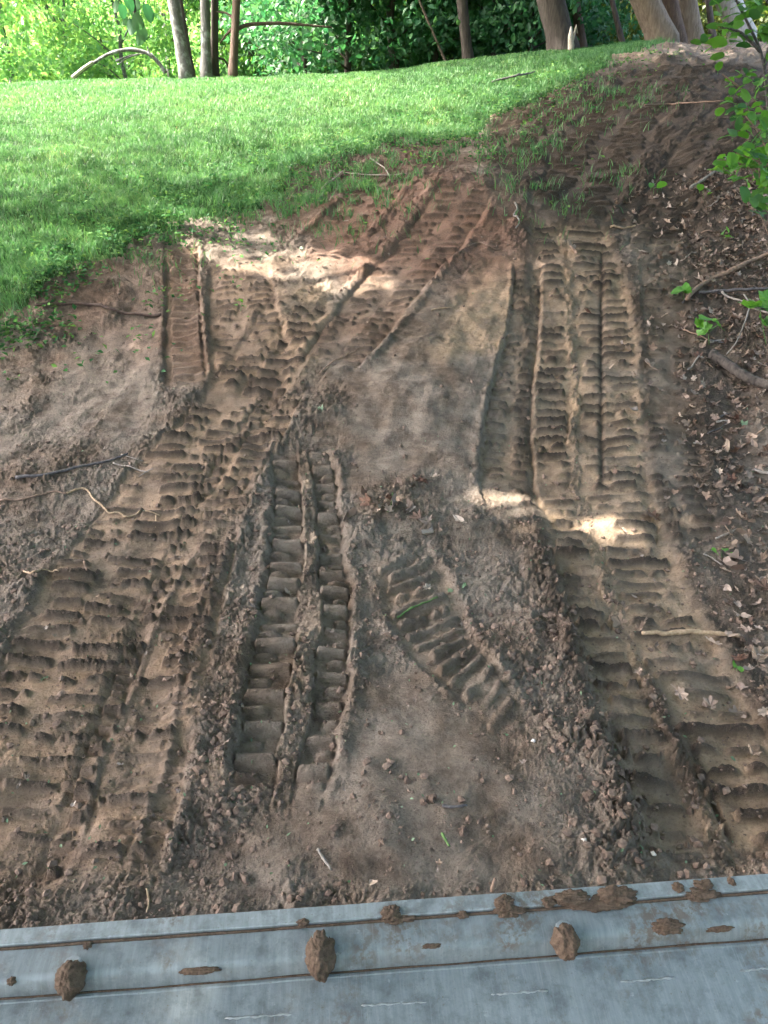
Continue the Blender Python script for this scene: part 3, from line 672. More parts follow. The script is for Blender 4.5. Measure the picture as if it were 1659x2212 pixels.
# tall woods behind them
FAR = {}
for kind, mat in (('light', 'leaf_light'), ('mid', 'leaf_mid')):
    r = np.random.default_rng(60); cs = [(3.2*r.standard_normal()*.6, 3.2*r.standard_normal()*.6, 1.5+10*r.random()) for _ in range(26)]
    FAR[kind] = (crown_mesh('crown', cs, [(1.7, 1.7, 1.3)]*26, 6500, .32, 61, M[mat], .4), mesh_np('trunk', *tube(trunk_pts((0, 0, -.5), (.3, 0, 10), 8, .08, 3), np.linspace(.24, .06, 8), 9, .05, 3)))
k = 0
for row, (yy, n) in enumerate([(38, 11), (48, 13)]):
    for j in range(n):
        x = (j/(n-1)-.5)*1.5*yy + random.uniform(-1.5, 1.5); y = yy+random.uniform(-3, 3); kd = 'light' if (j+row) % 2 == 0 or j < 4 else 'mid'
        root = empty('woodland_tree', (x, y, zat(x, y))); root.rotation_euler.z = random.random()*6.28; s = 1.0+.3*random.random(); root.scale = (s, s, s)
        obj('trunk', FAR[kd][1], M['bark_grey'], root); obj('crown', FAR[kd][0], None, root)
        tag(root, 'tall leafy tree far back in the woods', 'tree', 'tall trees far back in the woods')

for k, (x, y, kd, s) in enumerate([(11.5, 1, 'mid', 1.0), (12, 6.5, 'mid', 1.0), (12.5, 12, 'mid', 1.0), (9.2, -5, 'mid', 1.05), (-4.5, -8.5, 'mid', 1.1), (1, -9.5, 'mid', 1.1), (5.5, -9, 'mid', 1.0)]):  # unseen trees added to block sky light from the right and behind
    root = empty('woodland_tree', (x, y, zat(x, y))); root.rotation_euler.z = k*1.3; root.scale = (s, s, s)
    obj('trunk', FAR[kd][1], M['bark_grey'], root); obj('crown', FAR[kd][0], None, root)
    tag(root, 'tall leafy tree, unseen, added right of and behind the track to block sky light', 'tree', 'unseen trees added to block sky light')

# ------------------------------------------------------------------ big trees left of the frame that shade the slope, with gaps where sun comes through
e1 = np.cross(S, [0, 0, 1]); e1 /= np.linalg.norm(e1); e2 = np.cross(e1, S)
def sp(p): p = np.asarray(p); return p@e1, p@e2
def gap(pts):
    w = np.array([P(*q) for q in pts]); a, b = sp(w); return np.stack([a, b], 1)
gaps = [gap([(345, 470), (440, 470), (560, 505), (700, 548), (800, 565), (835, 610), (720, 628), (600, 598), (520, 580), (420, 552)]),
        gap([(1022, 1062), (1160, 1072), (1172, 1108), (1130, 1138), (1078, 1118)]),
        gap([(1222, 1122), (1280, 1096), (1310, 1108), (1350, 1148), (1290, 1144)])]
n = 205000
gx = rng.uniform(-7.5, 9, n); gy = rng.uniform(-3.5, 16, n); gz = base_h(gx, gy)
zc = 5.6 + 6.2*rng.random(n)
t = (zc-gz)/S[2]; C = np.stack([gx, gy, gz], 1) + S[None, :]*t[:, None]
# how much shade each ground place gets
lw = np.where(in_poly(gx, gy, lawn_poly), 1., 0.)
dist_up = sstep(10.2, 13.5, gy + .25*np.clip(-gx, 0, 6) + .9*perlin(gx*.5, gy*.5, 81))
sh = np.where(lw > 0, 1-.97*dist_up, 1.)
sh = np.where((lw < 1), 1 - sstep(13.2, 14.0, gy + .5*perlin(gx, gy, 82)), sh)
clump = sstep(-.55, .1, perlin(gx*1.1, gy*1.1, 83))
keep = rng.random(n) < sh*np.where(lw > 0, .02+.09*clump, .85)
a, b = sp(C)
for gp in gaps:
    dl = dist_line(a, b, np.vstack([gp, gp[:1]]))[0]; keep &= ~((in_poly(a, b, gp) & (rng.random(len(dl)) > .02)) | (~in_poly(a, b, gp) & (dl < .05+.045*rng.random(len(dl)))))
keep &= (C[:, 2] > 2.2 + .16*np.clip(C[:, 1], 0, 99) + .5)
C = C[keep]
TR = np.array([[-7.2, 3.0], [-9.5, 8.2], [-7.5, -2.6], [-13, 3.5], [-12.5, 12.5]])
own = np.argmin(((C[:, None, :2]-(TR*1.0+np.array([[2.2, .5]]))[None])**2).sum(-1), 1)
names = ['tall shade tree standing left of the track beside the loader', 'tall shade tree on the lawn left of the bare slope', 'tall shade tree behind the loader on the left', 'tall shade tree farthest to the left of the loader', 'tall shade tree on the far left of the lawn']
shade = []
for k, (tx, ty) in enumerate(TR):
    tz = zat(tx, ty) if abs(tx) < 100 else 0; c = C[own == k]; o3 = np.array([tx, ty, tz])
    root = empty('shade_tree', o3); shade.append(root); r = np.random.default_rng(k)
    pts = trunk_pts((0, 0, -.2), (.6, .2, 8.5), 9, .06, k); obj('trunk', mesh_np('trunk', *tube(pts, np.linspace(.27, .10, 9), 12, .04, k)), M['bark_grey'], root)
    if len(c) == 0: c = o3[None]+np.array([[0, 0, 7.]])
    for j in range(9):
        e = c[r.integers(len(c))]-o3; s = pts[int(4+4*r.random())]
        obj('branch', mesh_np('branch', *tube(curve([s, (s+e)/2+np.array([0, 0, .3]), e], 4), np.linspace(.075, .015, 9), 6, .05, j)), M['bark_grey'], root)
    m = len(c); dirs = r.standard_normal((m, 3)); dirs[:, 2] -= .3
    V, F = kites(c-o3, .21*(.7+.6*r.random(m)), .155*(.7+.6*r.random(m)), 1.5, dirs)
    obj('crown', mesh_np('crown', V, F, {'rnd': np.repeat(r.random(m), 4)}), M['leaf_mid'], root)
    tag(root, names[k], 'tree')
print('canopy leaves', len(C))

# ------------------------------------------------------------------ leaf shapes
def lobed_leaf(name, n_lobes, size, curl, seed, mat, rnd0=0., aspect=1.0, depth=.45):
    r = np.random.default_rng(seed); N = n_lobes*4; V = [(0, 0, 0)]
    for k in range(N):
        a = -math.pi/2 + .25 + (2*math.pi-.5)*k/(N-1); f = .5-.5*math.cos(2*math.pi*(k/(N-1))*n_lobes)
        rad = size*(.55+.45*math.sin(math.pi*k/(N-1)))*(1-depth+depth*f)*(.88+.24*r.random())
        xx, yy = rad*math.cos(a)*aspect, rad*math.sin(a)+size*.15
        V.append((xx, yy, 0))
    V = np.array(V); q = V[:, 0]/size; p = V[:, 1]/size
    V[:, 2] = size*(curl*(q*q*.6 + p*p*.35) + .12*np.abs(q) + curl*.28*np.sin(p*4+seed)*q + .07*r.standard_normal(len(V)))
    F = [(0, k, k+1) for k in range(1, N)]; F = np.array(F)
    st, sf = tube([(0, .1*size, .01*size), (0, -.5*size, .0), (.1*size, -.95*size, .05*size)], [.022*size]*3, 4)
    F = np.vstack([F, sf+len(V)]); V = np.vstack([V, st])
    me = mesh_np(name, V, F, {'rnd': np.full(len(V), rnd0)}, smooth=False); me.materials.append(mat); return me
DRY = [lobed_leaf('dry_leaf', nl, 1., cu, s, M['dry'], 0, asp, dp) for (nl, cu, s, asp, dp) in [(5, 1.1, 1, .8, .35), (7, 1.3, 2, .5, .3), (5, .7, 3, .95, .42), (3, 1.6, 4, .6, .25), (7, .9, 5, .5, .35), (5, -.9, 6, .75, .35), (3, 1.9, 7, .7, .3)]]
PALE = [lobed_leaf('pale_leaf', nl, 1., cu, s, M['dry_pale'], 0, asp, dp) for (nl, cu, s, asp, dp) in [(5, .7, 11, .9, .4), (3, 1.2, 12, .55, .25), (7, .5, 13, .6, .35)]]
DARK = [lobed_leaf('dark_leaf', nl, 1., cu, s, M['dry_dark'], 0, asp, dp) for (nl, cu, s, asp, dp) in [(5, .8, 21, .9, .45), (7, .9, 22, .55, .4)]]
def oval_leaf(name, size, mat, rnd0, seed, aspect=.62, wavy=.1):
    r = np.random.default_rng(seed); N = 12; V = []
    for k in range(N):
        a = 2*math.pi*k/N; yy = .5-.5*math.cos(a); xx = .5*aspect*math.sin(a)*(1+.15*math.sin(a*1+.5)); V.append((xx*size, yy*size, size*(.22*abs(xx)-.25*yy*yy+wavy*.25*r.standard_normal())))
    V.append((0, .45*size, -.02*size)); F = [(N, k, (k+1) % N) for k in range(N)]
    st, sf = tube([(0, .02*size, 0), (0, -.3*size, -.03*size)], [.02*size]*2, 4)
    F = np.vstack([np.array(F), sf+len(V)]); V = np.vstack([np.array(V), st])
    me = mesh_np(name, V, F, {'rnd': np.full(len(V), rnd0)}, smooth=True); me.materials.append(mat); return me
M['leaf_scrap'] = leaf_mat('leaf_scrap', [(0, (.07, .13, .06)), (1, (.15, .22, .13))], .2)
SCRAP = [oval_leaf('leaf', 1., M['leaf_scrap'], c, s, asp, .5) for (c, s, asp) in [(.2, 1, .45), (.6, 2, .55), (.9, 3, .6), (.4, 4, .35)]]
GREEN = [oval_leaf('leaf', 1., M['leaf_fresh'], c, s, asp) for (c, s, asp) in [(.2, 1, .62), (.6, 2, .75), (.9, 3, .85), (.4, 4, .7)]]
GDARK = [oval_leaf('leaf', 1., M['leaf_mid'], c, s, asp) for (c, s, asp) in [(.3, 1, .65), (.7, 2, .75)]]
HANG = [oval_leaf('leaf', 1., M['leaf_dark'], c, s, asp) for (c, s, asp) in [(.3, 1, .65), (.7, 2, .75)]]
def maple(name, mat, c, s): return lobed_leaf(name, 5, 1., .25, s, mat, c, 1.05, .24)
MAPLE = [maple('leaf', M['leaf_fresh'], .2, 31), maple('leaf', M['leaf_fresh'], .7, 32)]
def place(name, me, loc, size, tilt=.5, parent=None, rz=None):
    o = obj(name, me, None, parent); o.location = loc; o.scale = (size, size, size)
    o.rotation_euler = (random.gauss(0, tilt), random.gauss(0, tilt), random.random()*6.28 if rz is None else rz); return o

# ------------------------------------------------------------------ loader bucket in the foreground
def bucket():
    a = np.array([-.62, .728, 1.1]); b = np.array([.632, .826, 1.1]); ex = (b-a)/np.linalg.norm(b-a); nn = np.array([ex[1], -ex[0], 0.])   # towards the camera
    org = (a+b)/2; Wd = .98
    root = empty('loader_bucket', (org[0], org[1], org[2]))
    root.rotation_euler.z = math.atan2(ex[1], ex[0])                  # local x along the lip, local -y towards the camera
    def prof(name, pts, mat, x0=-Wd, x1=Wd, nx=120, closed=True, wob_=.0):
        pts = np.array(pts); n = len(pts); xs = np.linspace(x0, x1, nx); V = []
        for i, xx in enumerate(xs):
            for (t, z) in pts: V.append((xx, -t, z + wob_*math.sin(xx*13+t*30)*.5 + wob_*math.sin(xx*41+1)*.35))
        F = []
        for i in range(nx-1):
            for k in range(n if closed else n-1):
                p, q = i*n+k, i*n+(k+1) % n; F.append((p, q, q+n, p+n))
        me = mesh_np(name, V, F); bm = bmesh.new(); bm.from_mesh(me)
        if closed:
            bm.verts.ensure_lookup_table()
            bm.faces.new([bm.verts[k] for k in range(n)][::-1]); bm.faces.new([bm.verts[(nx-1)*n+k] for k in range(n)])
        bmesh.ops.recalc_face_normals(bm, faces=bm.faces); bm.to_mesh(me); bm.free()
        o = obj(name, me, mat, root); me.set_sharp_from_angle(angle=math.radians(32)); return o
    # upper lip plate, ledge plate with a rounded shoulder, and the main back sheet
    prof('lip', [(.0005, .000), (.0015, .0012), (.0255, .0012), (.0270, -.0005), (.0270, -.012), (.0005, -.012)], M['metal_lip'], wob_=.0008)
    sh = [(.0325+.0, -.012), (.0325, -.0045), (.034, -.003)] + [(.034+f*.03, -.003-.002*f) for f in (.33, .66, 1.)] + [(.064+.018*math.sin(q), -.005-.018*(1-math.cos(q))) for q in np.linspace(.2, 1.25, 6)] + [(.087, -.034), (.0885, -.05), (.06, -.06), (.0, -.06), (.0, -.013)]
    prof('shoulder', sh, M['metal_plate'], wob_=.0008)
    prof('back_sheet', [(.0895, -.046), (.0895, -.0335), (.091, -.032), (.0945, -.032), (.096, -.0335), (.20, -.055), (.32, -.095), (.42, -.17), (.48, -.28), (.50, -.42), (.48, -.44), (.40, -.20), (.30, -.12), (.10, -.06)], M['metal_plate'], wob_=.001)
    prof('front_sheet', [(.0, -.061), (.03, -.061), (.03, -.50), (.47, -.50), (.47, -.52), (.0, -.52)], M['metal_plate'], nx=30)
    prof('packed_mud_seam', [(.0272, -.0045), (.0296, -.0024), (.0322, -.0048), (.0322, -.011), (.0272, -.011)], M['mud'], nx=500, wob_=.0015)
    prof('packed_mud_seam', [(.0860, -.0335), (.0880, -.0322), (.0896, -.0338), (.0893, -.045), (.0860, -.045)], M['mud'], nx=500, wob_=.0016)
    for s in (-1, 1):
        bm = bmesh.new(); pts = [(.0, .02), (.0, -.52), (.5, -.52), (.52, -.38), (.44, -.10), (.2, .0)]
        va = [bm.verts.new((s*(Wd+.001), -t, z)) for t, z in pts]; vb = [bm.verts.new((s*(Wd+.016), -t, z)) for t, z in pts]
        bm.faces.new(va); bm.faces.new(vb[::-1])
        for k in range(6): bm.faces.new((va[k], vb[k], vb[(k+1) % 6], va[(k+1) % 6]))
        bmesh.ops.recalc_face_normals(bm, faces=bm.faces); me = bpy.data.meshes.new('side_plate'); bm.to_mesh(me); bm.free(); obj('side_plate', me, M['metal_plate'], root)
    R = Matrix.Rotation(root.rotation_euler.z, 4, 'Z'); Ri = R.inverted()
    def loc_at(px, py, z):
        d = ray(px, py); t = (org[2]+z-CAM_H)/d[2]; w = Vector((d[0]*t, d[1]*t, org[2]+z)); return Ri @ (w-Vector(org))
    def surf(t):
        return float(np.interp(t, [0, .027, .03, .064, .075, .082, .0875, .092, .096, .2], [.001, .001, -.004, -.005, -.008, -.014, -.034, -.032, -.034, -.055]))
    def on_bucket(px, py):
        z = -.01
        for _ in range(12): l = loc_at(px, py, z); z = surf(-l.y)
        return l, z
    def lump(name, l, z, sx, sy, sz, seed, mat, parent, rough_=.25, sub=3, point=0.):
        bm = bmesh.new(); bmesh.ops.create_icosphere(bm, subdivisions=sub, radius=1); r = np.random.default_rng(seed); off = r.random(3)*50
        for v in bm.verts:
            c = v.co; f = perlin(np.array([c.x*1.6+off[0]]), np.array([c.y*1.6+c.z*1.1+off[1]]))[0]*rough_*1.6 + perlin(np.array([c.x*4+off[1]]), np.array([c.y*4+c.z*3+off[2]]))[0]*rough_ + perlin(np.array([c.x*10+off[1]]), np.array([c.y*10+c.z*9+off[2]]))[0]*rough_*.5
            k = 1+f; tap = 1-point*max(0, -c.y)*.6
            v.co = Vector((c.x*sx*k*tap, c.y*sy*k, c.z*sz*k))
        me = bpy.data.meshes.new(name); bm.to_mesh(me); bm.free(); me.polygons.foreach_set('use_smooth', [True]*len(me.polygons))
        o = obj(name, me, mat, parent); o.location = (l.x, l.y, z); return o
    for j, (px, py, s) in enumerate([(158, 2100, 1.0), (692, 2050, 1.1), (1218, 2022, 1.0)]):
        l, z = on_bucket(px, py)
        bt = empty('bolt', (l.x, l.y, z-.004), root)
        bm = bmesh.new(); bmesh.ops.create_cone(bm, cap_ends=True, segments=6, radius1=.014*s, radius2=.014*s, depth=.02)
        bmesh.ops.bevel(bm, geom=bm.edges[:], offset=.0015, segments=2, affect='EDGES'); me = bpy.data.meshes.new('bolt_head'); bm.to_mesh(me); bm.free()
        h = obj('bolt_head', me, M['metal_lip'], bt); h.location = (0, .004, .010)
        lump('mud_cap', Vector((0, -.010*s, 0)), .004, .0215*s, .026*s if j != 1 else .036, .024*s, 70+j, M['mud'], bt, .085, 5, .35)
    for j, (px, py, sx, sy) in enumerate([(1290, 1948, .05, .014), (1100, 1962, .024, .012), (862, 1980, .026, .010), (1515, 1930, .03, .012)]):
        l, z = on_bucket(px, py); lump('mud_smear', l, z-.0008, sx, sy, .0030, 300+j, M['mud'], root, .22, 5)
    muds = [(845, 1972, .016, .013), (1000, 1972, .011, .008), (1090, 1952, .018, .014), (1232, 1940, .030, .013), (1330, 1934, .034, .016), (1185, 1948, .012, .009), (1465, 1918, .010, .010), (1520, 1912, .016, .011),
            (1580, 1905, .007, .008), (655, 1992, .010, .006), (190, 2044, .008, .007), (25, 2118, .007, .006), (1555, 2006, .022, .005), (1435, 2022, .026, .012), (430, 2096, .030, .006), (930, 2060, .016, .004)]
    for j, (px, py, sx, sy) in enumerate(muds):
        l, z = on_bucket(px, py); lump('mud_clump', l, z-.001, sx, sy, min(sx, sy)*.8, 90+j, M['mud'], root, .15, 5)
    for j, (x0, y0, x1, y1) in enumerate([(485, 2200, 635, 2190), (780, 2172, 925, 2164), (1060, 2149, 1185, 2139), (1338, 2122, 1460, 2111), (1598, 2098, 1680, 2088), (690, 2088, 740, 2080)]):
        A, za = on_bucket(x0, y0); B, zb = on_bucket(x1, y1); pts = [Vector((A.x+(B.x-A.x)*f, A.y+(B.y-A.y)*f+.0006*math.sin(f*25), za+(zb-za)*f-.0002)) for f in np.linspace(0, 1, 26)]
        obj('weld_bead', mesh_np('weld_bead', *tube([tuple(p) for p in pts], [.0004]+[.0017+.0006*math.sin(k*2.1+j)+.0004*math.sin(k*.7+j*2) for k in range(24)]+[.0004], 8, .10, j)), M['weld'], root)
    tag(root, 'scuffed blue-grey metal loader bucket edge with muddy bolts across the foreground', 'bucket')
bucket()

# ------------------------------------------------------------------ sticks, roots and twigs lying on the ground
def stick(name, label, cat, pts, rad, mat, seed=0, lift=.6, knob=.10, forks=(), taper=.6, group=None, wobble=.15, sides=7, rigid=False):
    w = np.array([G(*p) for p in pts]); 
    q = curve(w, 6); r = np.random.default_rng(seed)
    rr = rad*np.linspace(1, taper, len(q))*(1+knob*r.standard_normal(len(q)))
    for k in range(len(q)): q[k, 2] = max(zat(q[k, 0], q[k, 1]), 0 if k else -9) + lift*rad
    z = q[:, 2].copy()
    for _ in range(3): z = np.maximum(z, np.convolve(np.pad(z, 1, 'edge'), [.25, .5, .25], 'valid'))
    if rigid:
        zl = np.linspace(z[0], z[-1], len(z)); z = zl + max(0., float(np.percentile(z-zl, 75))) - .2*rad
    q[:, 2] = z; q[1:-1] += rad*wobble*r.standard_normal((len(q)-2, 3)); o3 = q[0].copy(); 
    if forks:
        root = empty(name, o3); obj('main_stem', mesh_np('main_stem', *tube(q-o3, rr, sides, .08, seed)), mat, root)
        for f in forks:
            fw = np.array([G(*p[:2], lift*rad+(p[2] if len(p) > 2 else .004)) for p in f]); fq = curve(fw, 5)
            obj('side_twig', mesh_np('side_twig', *tube(fq-o3, np.linspace(rad*.7, rad*.35, len(fq)), 6, .08, seed+1)), mat, root)
        o = root
    else:
        o = obj(name, mesh_np(name, *tube(q-o3, rr, sides, .08, seed)), mat); o.location = o3
    tag(o, label, cat, group); return o
stick('stick', 'straight dark grey stick lying on the soil at far left', 'stick', [(35, 1036), (100, 1025), (180, 1012), (240, 998), (277, 985)], .011, M['twig_dark'], 1, .9, rigid=True)
stick('twig', 'thin pale forked twig beside the straight dark stick', 'twig', [(245, 1002), (285, 1012), (318, 1022)], .006, M['twig_grey'], 2, 1.2, forks=[[(318, 1022), (332, 1020, .02)], [(318, 1022), (300, 1034)], [(262, 985), (310, 1000)]])
stick('root', 'bare pale tan root zigzagging across the soil at left', 'root', [(145, 1068), (172, 1058), (190, 1062), (205, 1082), (222, 1095), (235, 1111), (258, 1109), (275, 1119), (305, 1106)], .007, M['twig_tan'], 3, .9, taper=.8, forks=[[(315, 1108), (330, 1110), (346, 1117)], [(338, 1118), (337, 1145)]])
stick('root', 'dark root half buried in the soil left of the pale zigzag root', 'root', [(-10, 1084), (40, 1082), (80, 1072), (110, 1064), (145, 1068)], .008, M['twig_brown'], 4, .5)
stick('twig', 'short crooked pale twig below the zigzag root at left', 'twig', [(52, 1236), (72, 1235), (90, 1231), (108, 1236), (128, 1238)], .006, M['twig_tan'], 5, .9)
stick('twig', 'short stubby brown twig right of the crooked pale twig', 'twig', [(182, 1215), (188, 1237)], .006, M['twig_brown'], 6, 1.)
stick('root', 'long dark root lying under the lawn edge at left', 'root', [(75, 661), (140, 660), (200, 661), (235, 668), (290, 680), (348, 681)], .014, M['root_dark'], 7, .6, taper=.9)
stick('stick', 'pale barkless stick on the right rut', 'stick', [(1385, 1374), (1440, 1372), (1500, 1375), (1560, 1376), (1597, 1377)], .012, M['twig_tan'], 8, 1.0, rigid=True, taper=.9)
stick('stick', 'thin dark curved stick lying on the bright lawn', 'stick', [(1062, 184), (1085, 179), (1115, 178), (1140, 168), (1156, 159)], .018, M['twig_dark'], 9, 2.2, rigid=True)
stick('twig', 'short tan splinter lying in the middle of the slope', 'twig', [(932, 672), (955, 669), (975, 668)], .009, M['twig_tan'], 10, 1.)
stick('root', 'wriggly pale root end by the spoil hump', 'root', [(1113, 440), (1117, 455), (1110, 470), (1122, 480), (1114, 497)], .011, M['twig_grey'], 11, 1.)
stick('root', 'thin wavy root below the spoil hump', 'root', [(1012, 533), (1035, 526), (1058, 534), (1078, 540)], .008, M['twig_brown'], 12, 1.)
stick('twig', 'thin upright weed stalk lying over the middle of the track', 'twig', [(690, 812), (712, 790), (745, 776), (772, 758)], .006, M['twig_brown'], 13, 1.5)
stick('twig', 'small pale stick on loose soil near the bucket, left of centre', 'twig', [(686, 1838), (700, 1862), (716, 1886)], .006, M['twig_grey'], 14, 1.1)
stick('twig', 'short pale twig in the corner left of the fresh print', 'twig', [(318, 1924), (322, 1950), (318, 1975)], .004, M['twig_tan'], 15, 1.1)
stick('twig', 'short brown stub by the bucket lip right of centre', 'twig', [(1062, 1935), (1068, 1912)], .008, M['twig_brown'], 16, 1.2)
stick('twig', 'short tan stub by the bucket lip near the right edge', 'twig', [(1702/1.0-20, 1890), (1690, 1868)], .007, M['twig_tan'], 17, 1.2)
stick('twig', 'dark curled twig on the loose soil in front of the bucket', 'twig', [(955, 1745), (985, 1748), (1008, 1744)], .006, M['twig_dark'], 18, 1.1)
stick('root', 'pale crossed twigs at the lawn corner near the hump', 'twig', [(695, 415), (720, 392), (745, 372)], .011, M['twig_grey'], 19, 2., forks=[[(700, 372), (760, 380), (830, 385), (880, 380)]])
stick('twig', 'thin twig lying on the slope right of the spoil hump', 'twig', [(800, 345), (830, 365), (842, 384)], .009, M['twig_grey'], 20, 2.)
# debris on the right bank
stick('log', 'thick grey broken log lying on the right bank', 'log', [(1535, 772), (1562, 795), (1590, 815), (1625, 838), (1680, 850)], .042, M['bark_dark'], 21, .75, rigid=True, taper=.8, sides=14, wobble=.04, knob=.035)
stick('branch', 'long dark branch on the right bank, topmost of the fallen ones', 'branch', [(1480, 668), (1525, 612), (1580, 590), (1640, 566), (1690, 552)], .020, M['twig_brown'], 22, 1.2, rigid=True, taper=.9)
stick('branch', 'straight dark grey branch pointing at the right edge', 'branch', [(1508, 642), (1560, 644), (1610, 640), (1690, 632)], .014, M['twig_dark'], 23, 3., rigid=True, taper=.8)
stick('branch', 'pale forked branch hanging down the right bank', 'branch', [(1556, 646), (1590, 664), (1630, 684), (1690, 708)], .010, M['twig_grey'], 24, 6., forks=[[(1600, 668, .06), (1612, 690, .05), (1600, 730, .03), (1585, 760, .01), (1566, 782, .0)]])
stick('branch', 'pale peeling branch high on the right bank', 'branch', [(1490, 415), (1522, 395), (1548, 378), (1566, 350)], .016, M['twig_grey'], 25, 2., rigid=True)
stick('branch', 'thin branch across the top of the right bank', 'branch', [(1390, 240), (1440, 228), (1480, 228), (1560, 232)], .012, M['twig_brown'], 26, 1.5, rigid=True)
stick('stick', 'short pale stick at the right edge beside the litter', 'stick', [(1626, 1018), (1645, 1025), (1680, 1036)], .013, M['twig_grey'], 27, 1.2)
stick('stick', 'pale stick fallen in the litter above the right rut', 'stick', [(1318, 494), (1345, 498), (1372, 490)], .012, M['twig_tan'], 28, 1.2)
rs = random.Random(4)
for k in range(26):
    px = rs.uniform(1470, 1655); py = rs.uniform(420, 1250)
    if px < 1445+.12*max(0, py-700): continue
    a = rs.uniform(-.5, .9); L = rs.uniform(20, 60)
    stick('twig', 'thin twig among the dead leaves on the right bank', 'twig', [(px, py), (px+L*.5*math.cos(a), py-L*.5*math.sin(a)+rs.uniform(-4, 4)), (px+L*math.cos(a), py-L*math.sin(a))], rs.uniform(.004, .010), M[rs.choice(['twig_grey', 'twig_brown', 'twig_dark'])], 200+k, 2., group='twigs in the litter', sides=5)

# ------------------------------------------------------------------ fallen leaves: named ones, then the litter
def ground_leaf(px, py, size, me, name, label=None, group=None, tilt=.4, rz=None, lift=.006):
    g = G(px, py); o = place(name, me, (g[0], g[1], g[2]+lift+size*.12), size, tilt, None, rz); tag(o, label or 'dry brown fallen leaf in the litter along the right bank', 'leaf', group or 'dry leaves along the right bank'); return o
GL = ground_leaf
GL(1415, 1128, .085, DARK[1], 'dry_leaf', 'dark curled leaf standing on the right rut beside the sun patch', 'x', .9, 1.4, .02)
GL(1386, 1298, .05, PALE[0], 'dry_leaf', 'pale dry leaf on the right rut above the barkless stick', 'x')
GL(995, 1130, .055, PALE[1], 'dry_leaf', 'long pale curled leaf right of the leaf pile', 'x', .3, .6)
GL(920, 1276, .048, PALE[2], 'dry_leaf', 'pale dry leaf on the middle print beside the green stem', 'x', .5)
GL(968, 1276, .05, SCRAP[1], 'green_leaf', 'wilted green leaf beside the pale leaf on the middle print', 'x', .6)
GL(1000, 1276, .045, SCRAP[0], 'green_leaf', 'small bluish green leaf at the end of the middle print', 'x', .6)
GL(1000, 1350, .04, PALE[2], 'dry_leaf', 'small pale leaf below the green stem', 'x')
GL(626, 1286, .035, PALE[0], 'dry_leaf', 'tiny pale leaf on the centre ridge of the fresh print', 'x')
GL(1240, 548, .10, PALE[0], 'dry_leaf', 'pale dry leaf at the head of the right rut', 'x')
GL(1600, 915, .07, SCRAP[2], 'green_leaf', 'flat green leaf lying on the right bank', 'x', .2)
GL(1465, 1500, .05, PALE[2], 'dry_leaf', 'pale leaf on the right rut below the barkless stick', 'x')
GL(1600, 1335, .05, PALE[0], 'dry_leaf', 'large pale leaf near the right end of the barkless stick', 'x')
GL(800, 1912, .022, PALE[1], 'dry_leaf', 'small whitish leaf on loose soil by the bucket', 'x', .5)
GL(1380, 1832, .028, SCRAP[0], 'green_leaf', 'green leaf scrap beside the right rut near the bucket', 'x', .5)
GL(480, 1615, .045, DRY[0], 'dry_leaf', 'brown leaf on the soil left of the fresh print', 'x', .4)
GL(440, 1640, .035, SCRAP[1], 'green_leaf', 'green leaf scrap left of the fresh print', 'x', .5)
GL(578, 1785, .015, SCRAP[0], 'green_leaf', 'tiny green leaf in front of the fresh print', 'x', .4)
GL(90, 1475, .035, SCRAP[3], 'green_leaf', 'thin green leaf on the soil at far left', 'x', .3)
GL(690, 885, .06, SCRAP[2], 'green_leaf', 'green weed leaf on the ridge above the fresh print', 'x', .6)
GL(1588, 1648, .025, SCRAP[1], 'green_leaf', 'small green leaf on the right rut at the right edge', 'x', .4)
GL(1405, 795, .075, PALE[0], 'dry_leaf', 'pale yellow leaf beside the right rut', 'x', .3)
GL(745, 480, .04, PALE[2], 'dry_leaf', 'white leaf scrap beside the upper sun patch', 'x', .3)
GL(655, 540, .05, SCRAP[2], 'green_leaf', 'green leaf in the upper sun patch', 'x', .5)
for o in list(COL.objects):
    if o.get('group') == 'x': del o['group']
stick('stem', 'bright green plant stem on the middle print', 'stem', [(858, 1338), (885, 1322), (915, 1306), (945, 1292)], .006, M['stem_green'], 40, 1.2)
stick('stem', 'short yellow-green stem on loose soil near the bucket', 'stem', [(955, 1806), (962, 1822), (970, 1838)], .006, M['stem_green'], 41, 1.1)
for (px, py) in [(800, 1085), (818, 1092), (836, 1078), (850, 1095), (868, 1084), (882, 1098), (838, 1108), (815, 1118), (905, 1046), (920, 1040), (935, 1034), (890, 1054), (945, 1140), (938, 1152), (925, 1130), (905, 1118), (880, 1112), (745, 1128), (790, 1070), (850, 1062), (862, 1048)]:
    GL(px+rs.uniform(-5, 5), py+rs.uniform(-5, 5), rs.uniform(.042, .075), rs.choice(DARK[:1]+DRY[:4]+PALE), 'dry_leaf', 'dry curled leaf in the small heap above the middle print', 'leaves heaped above the middle print', .7)
stick('stem', 'green grass stem in the heap of leaves', 'stem', [(838, 1110), (845, 1092), (848, 1068)], .004, M['stem_green'], 42, 3.)
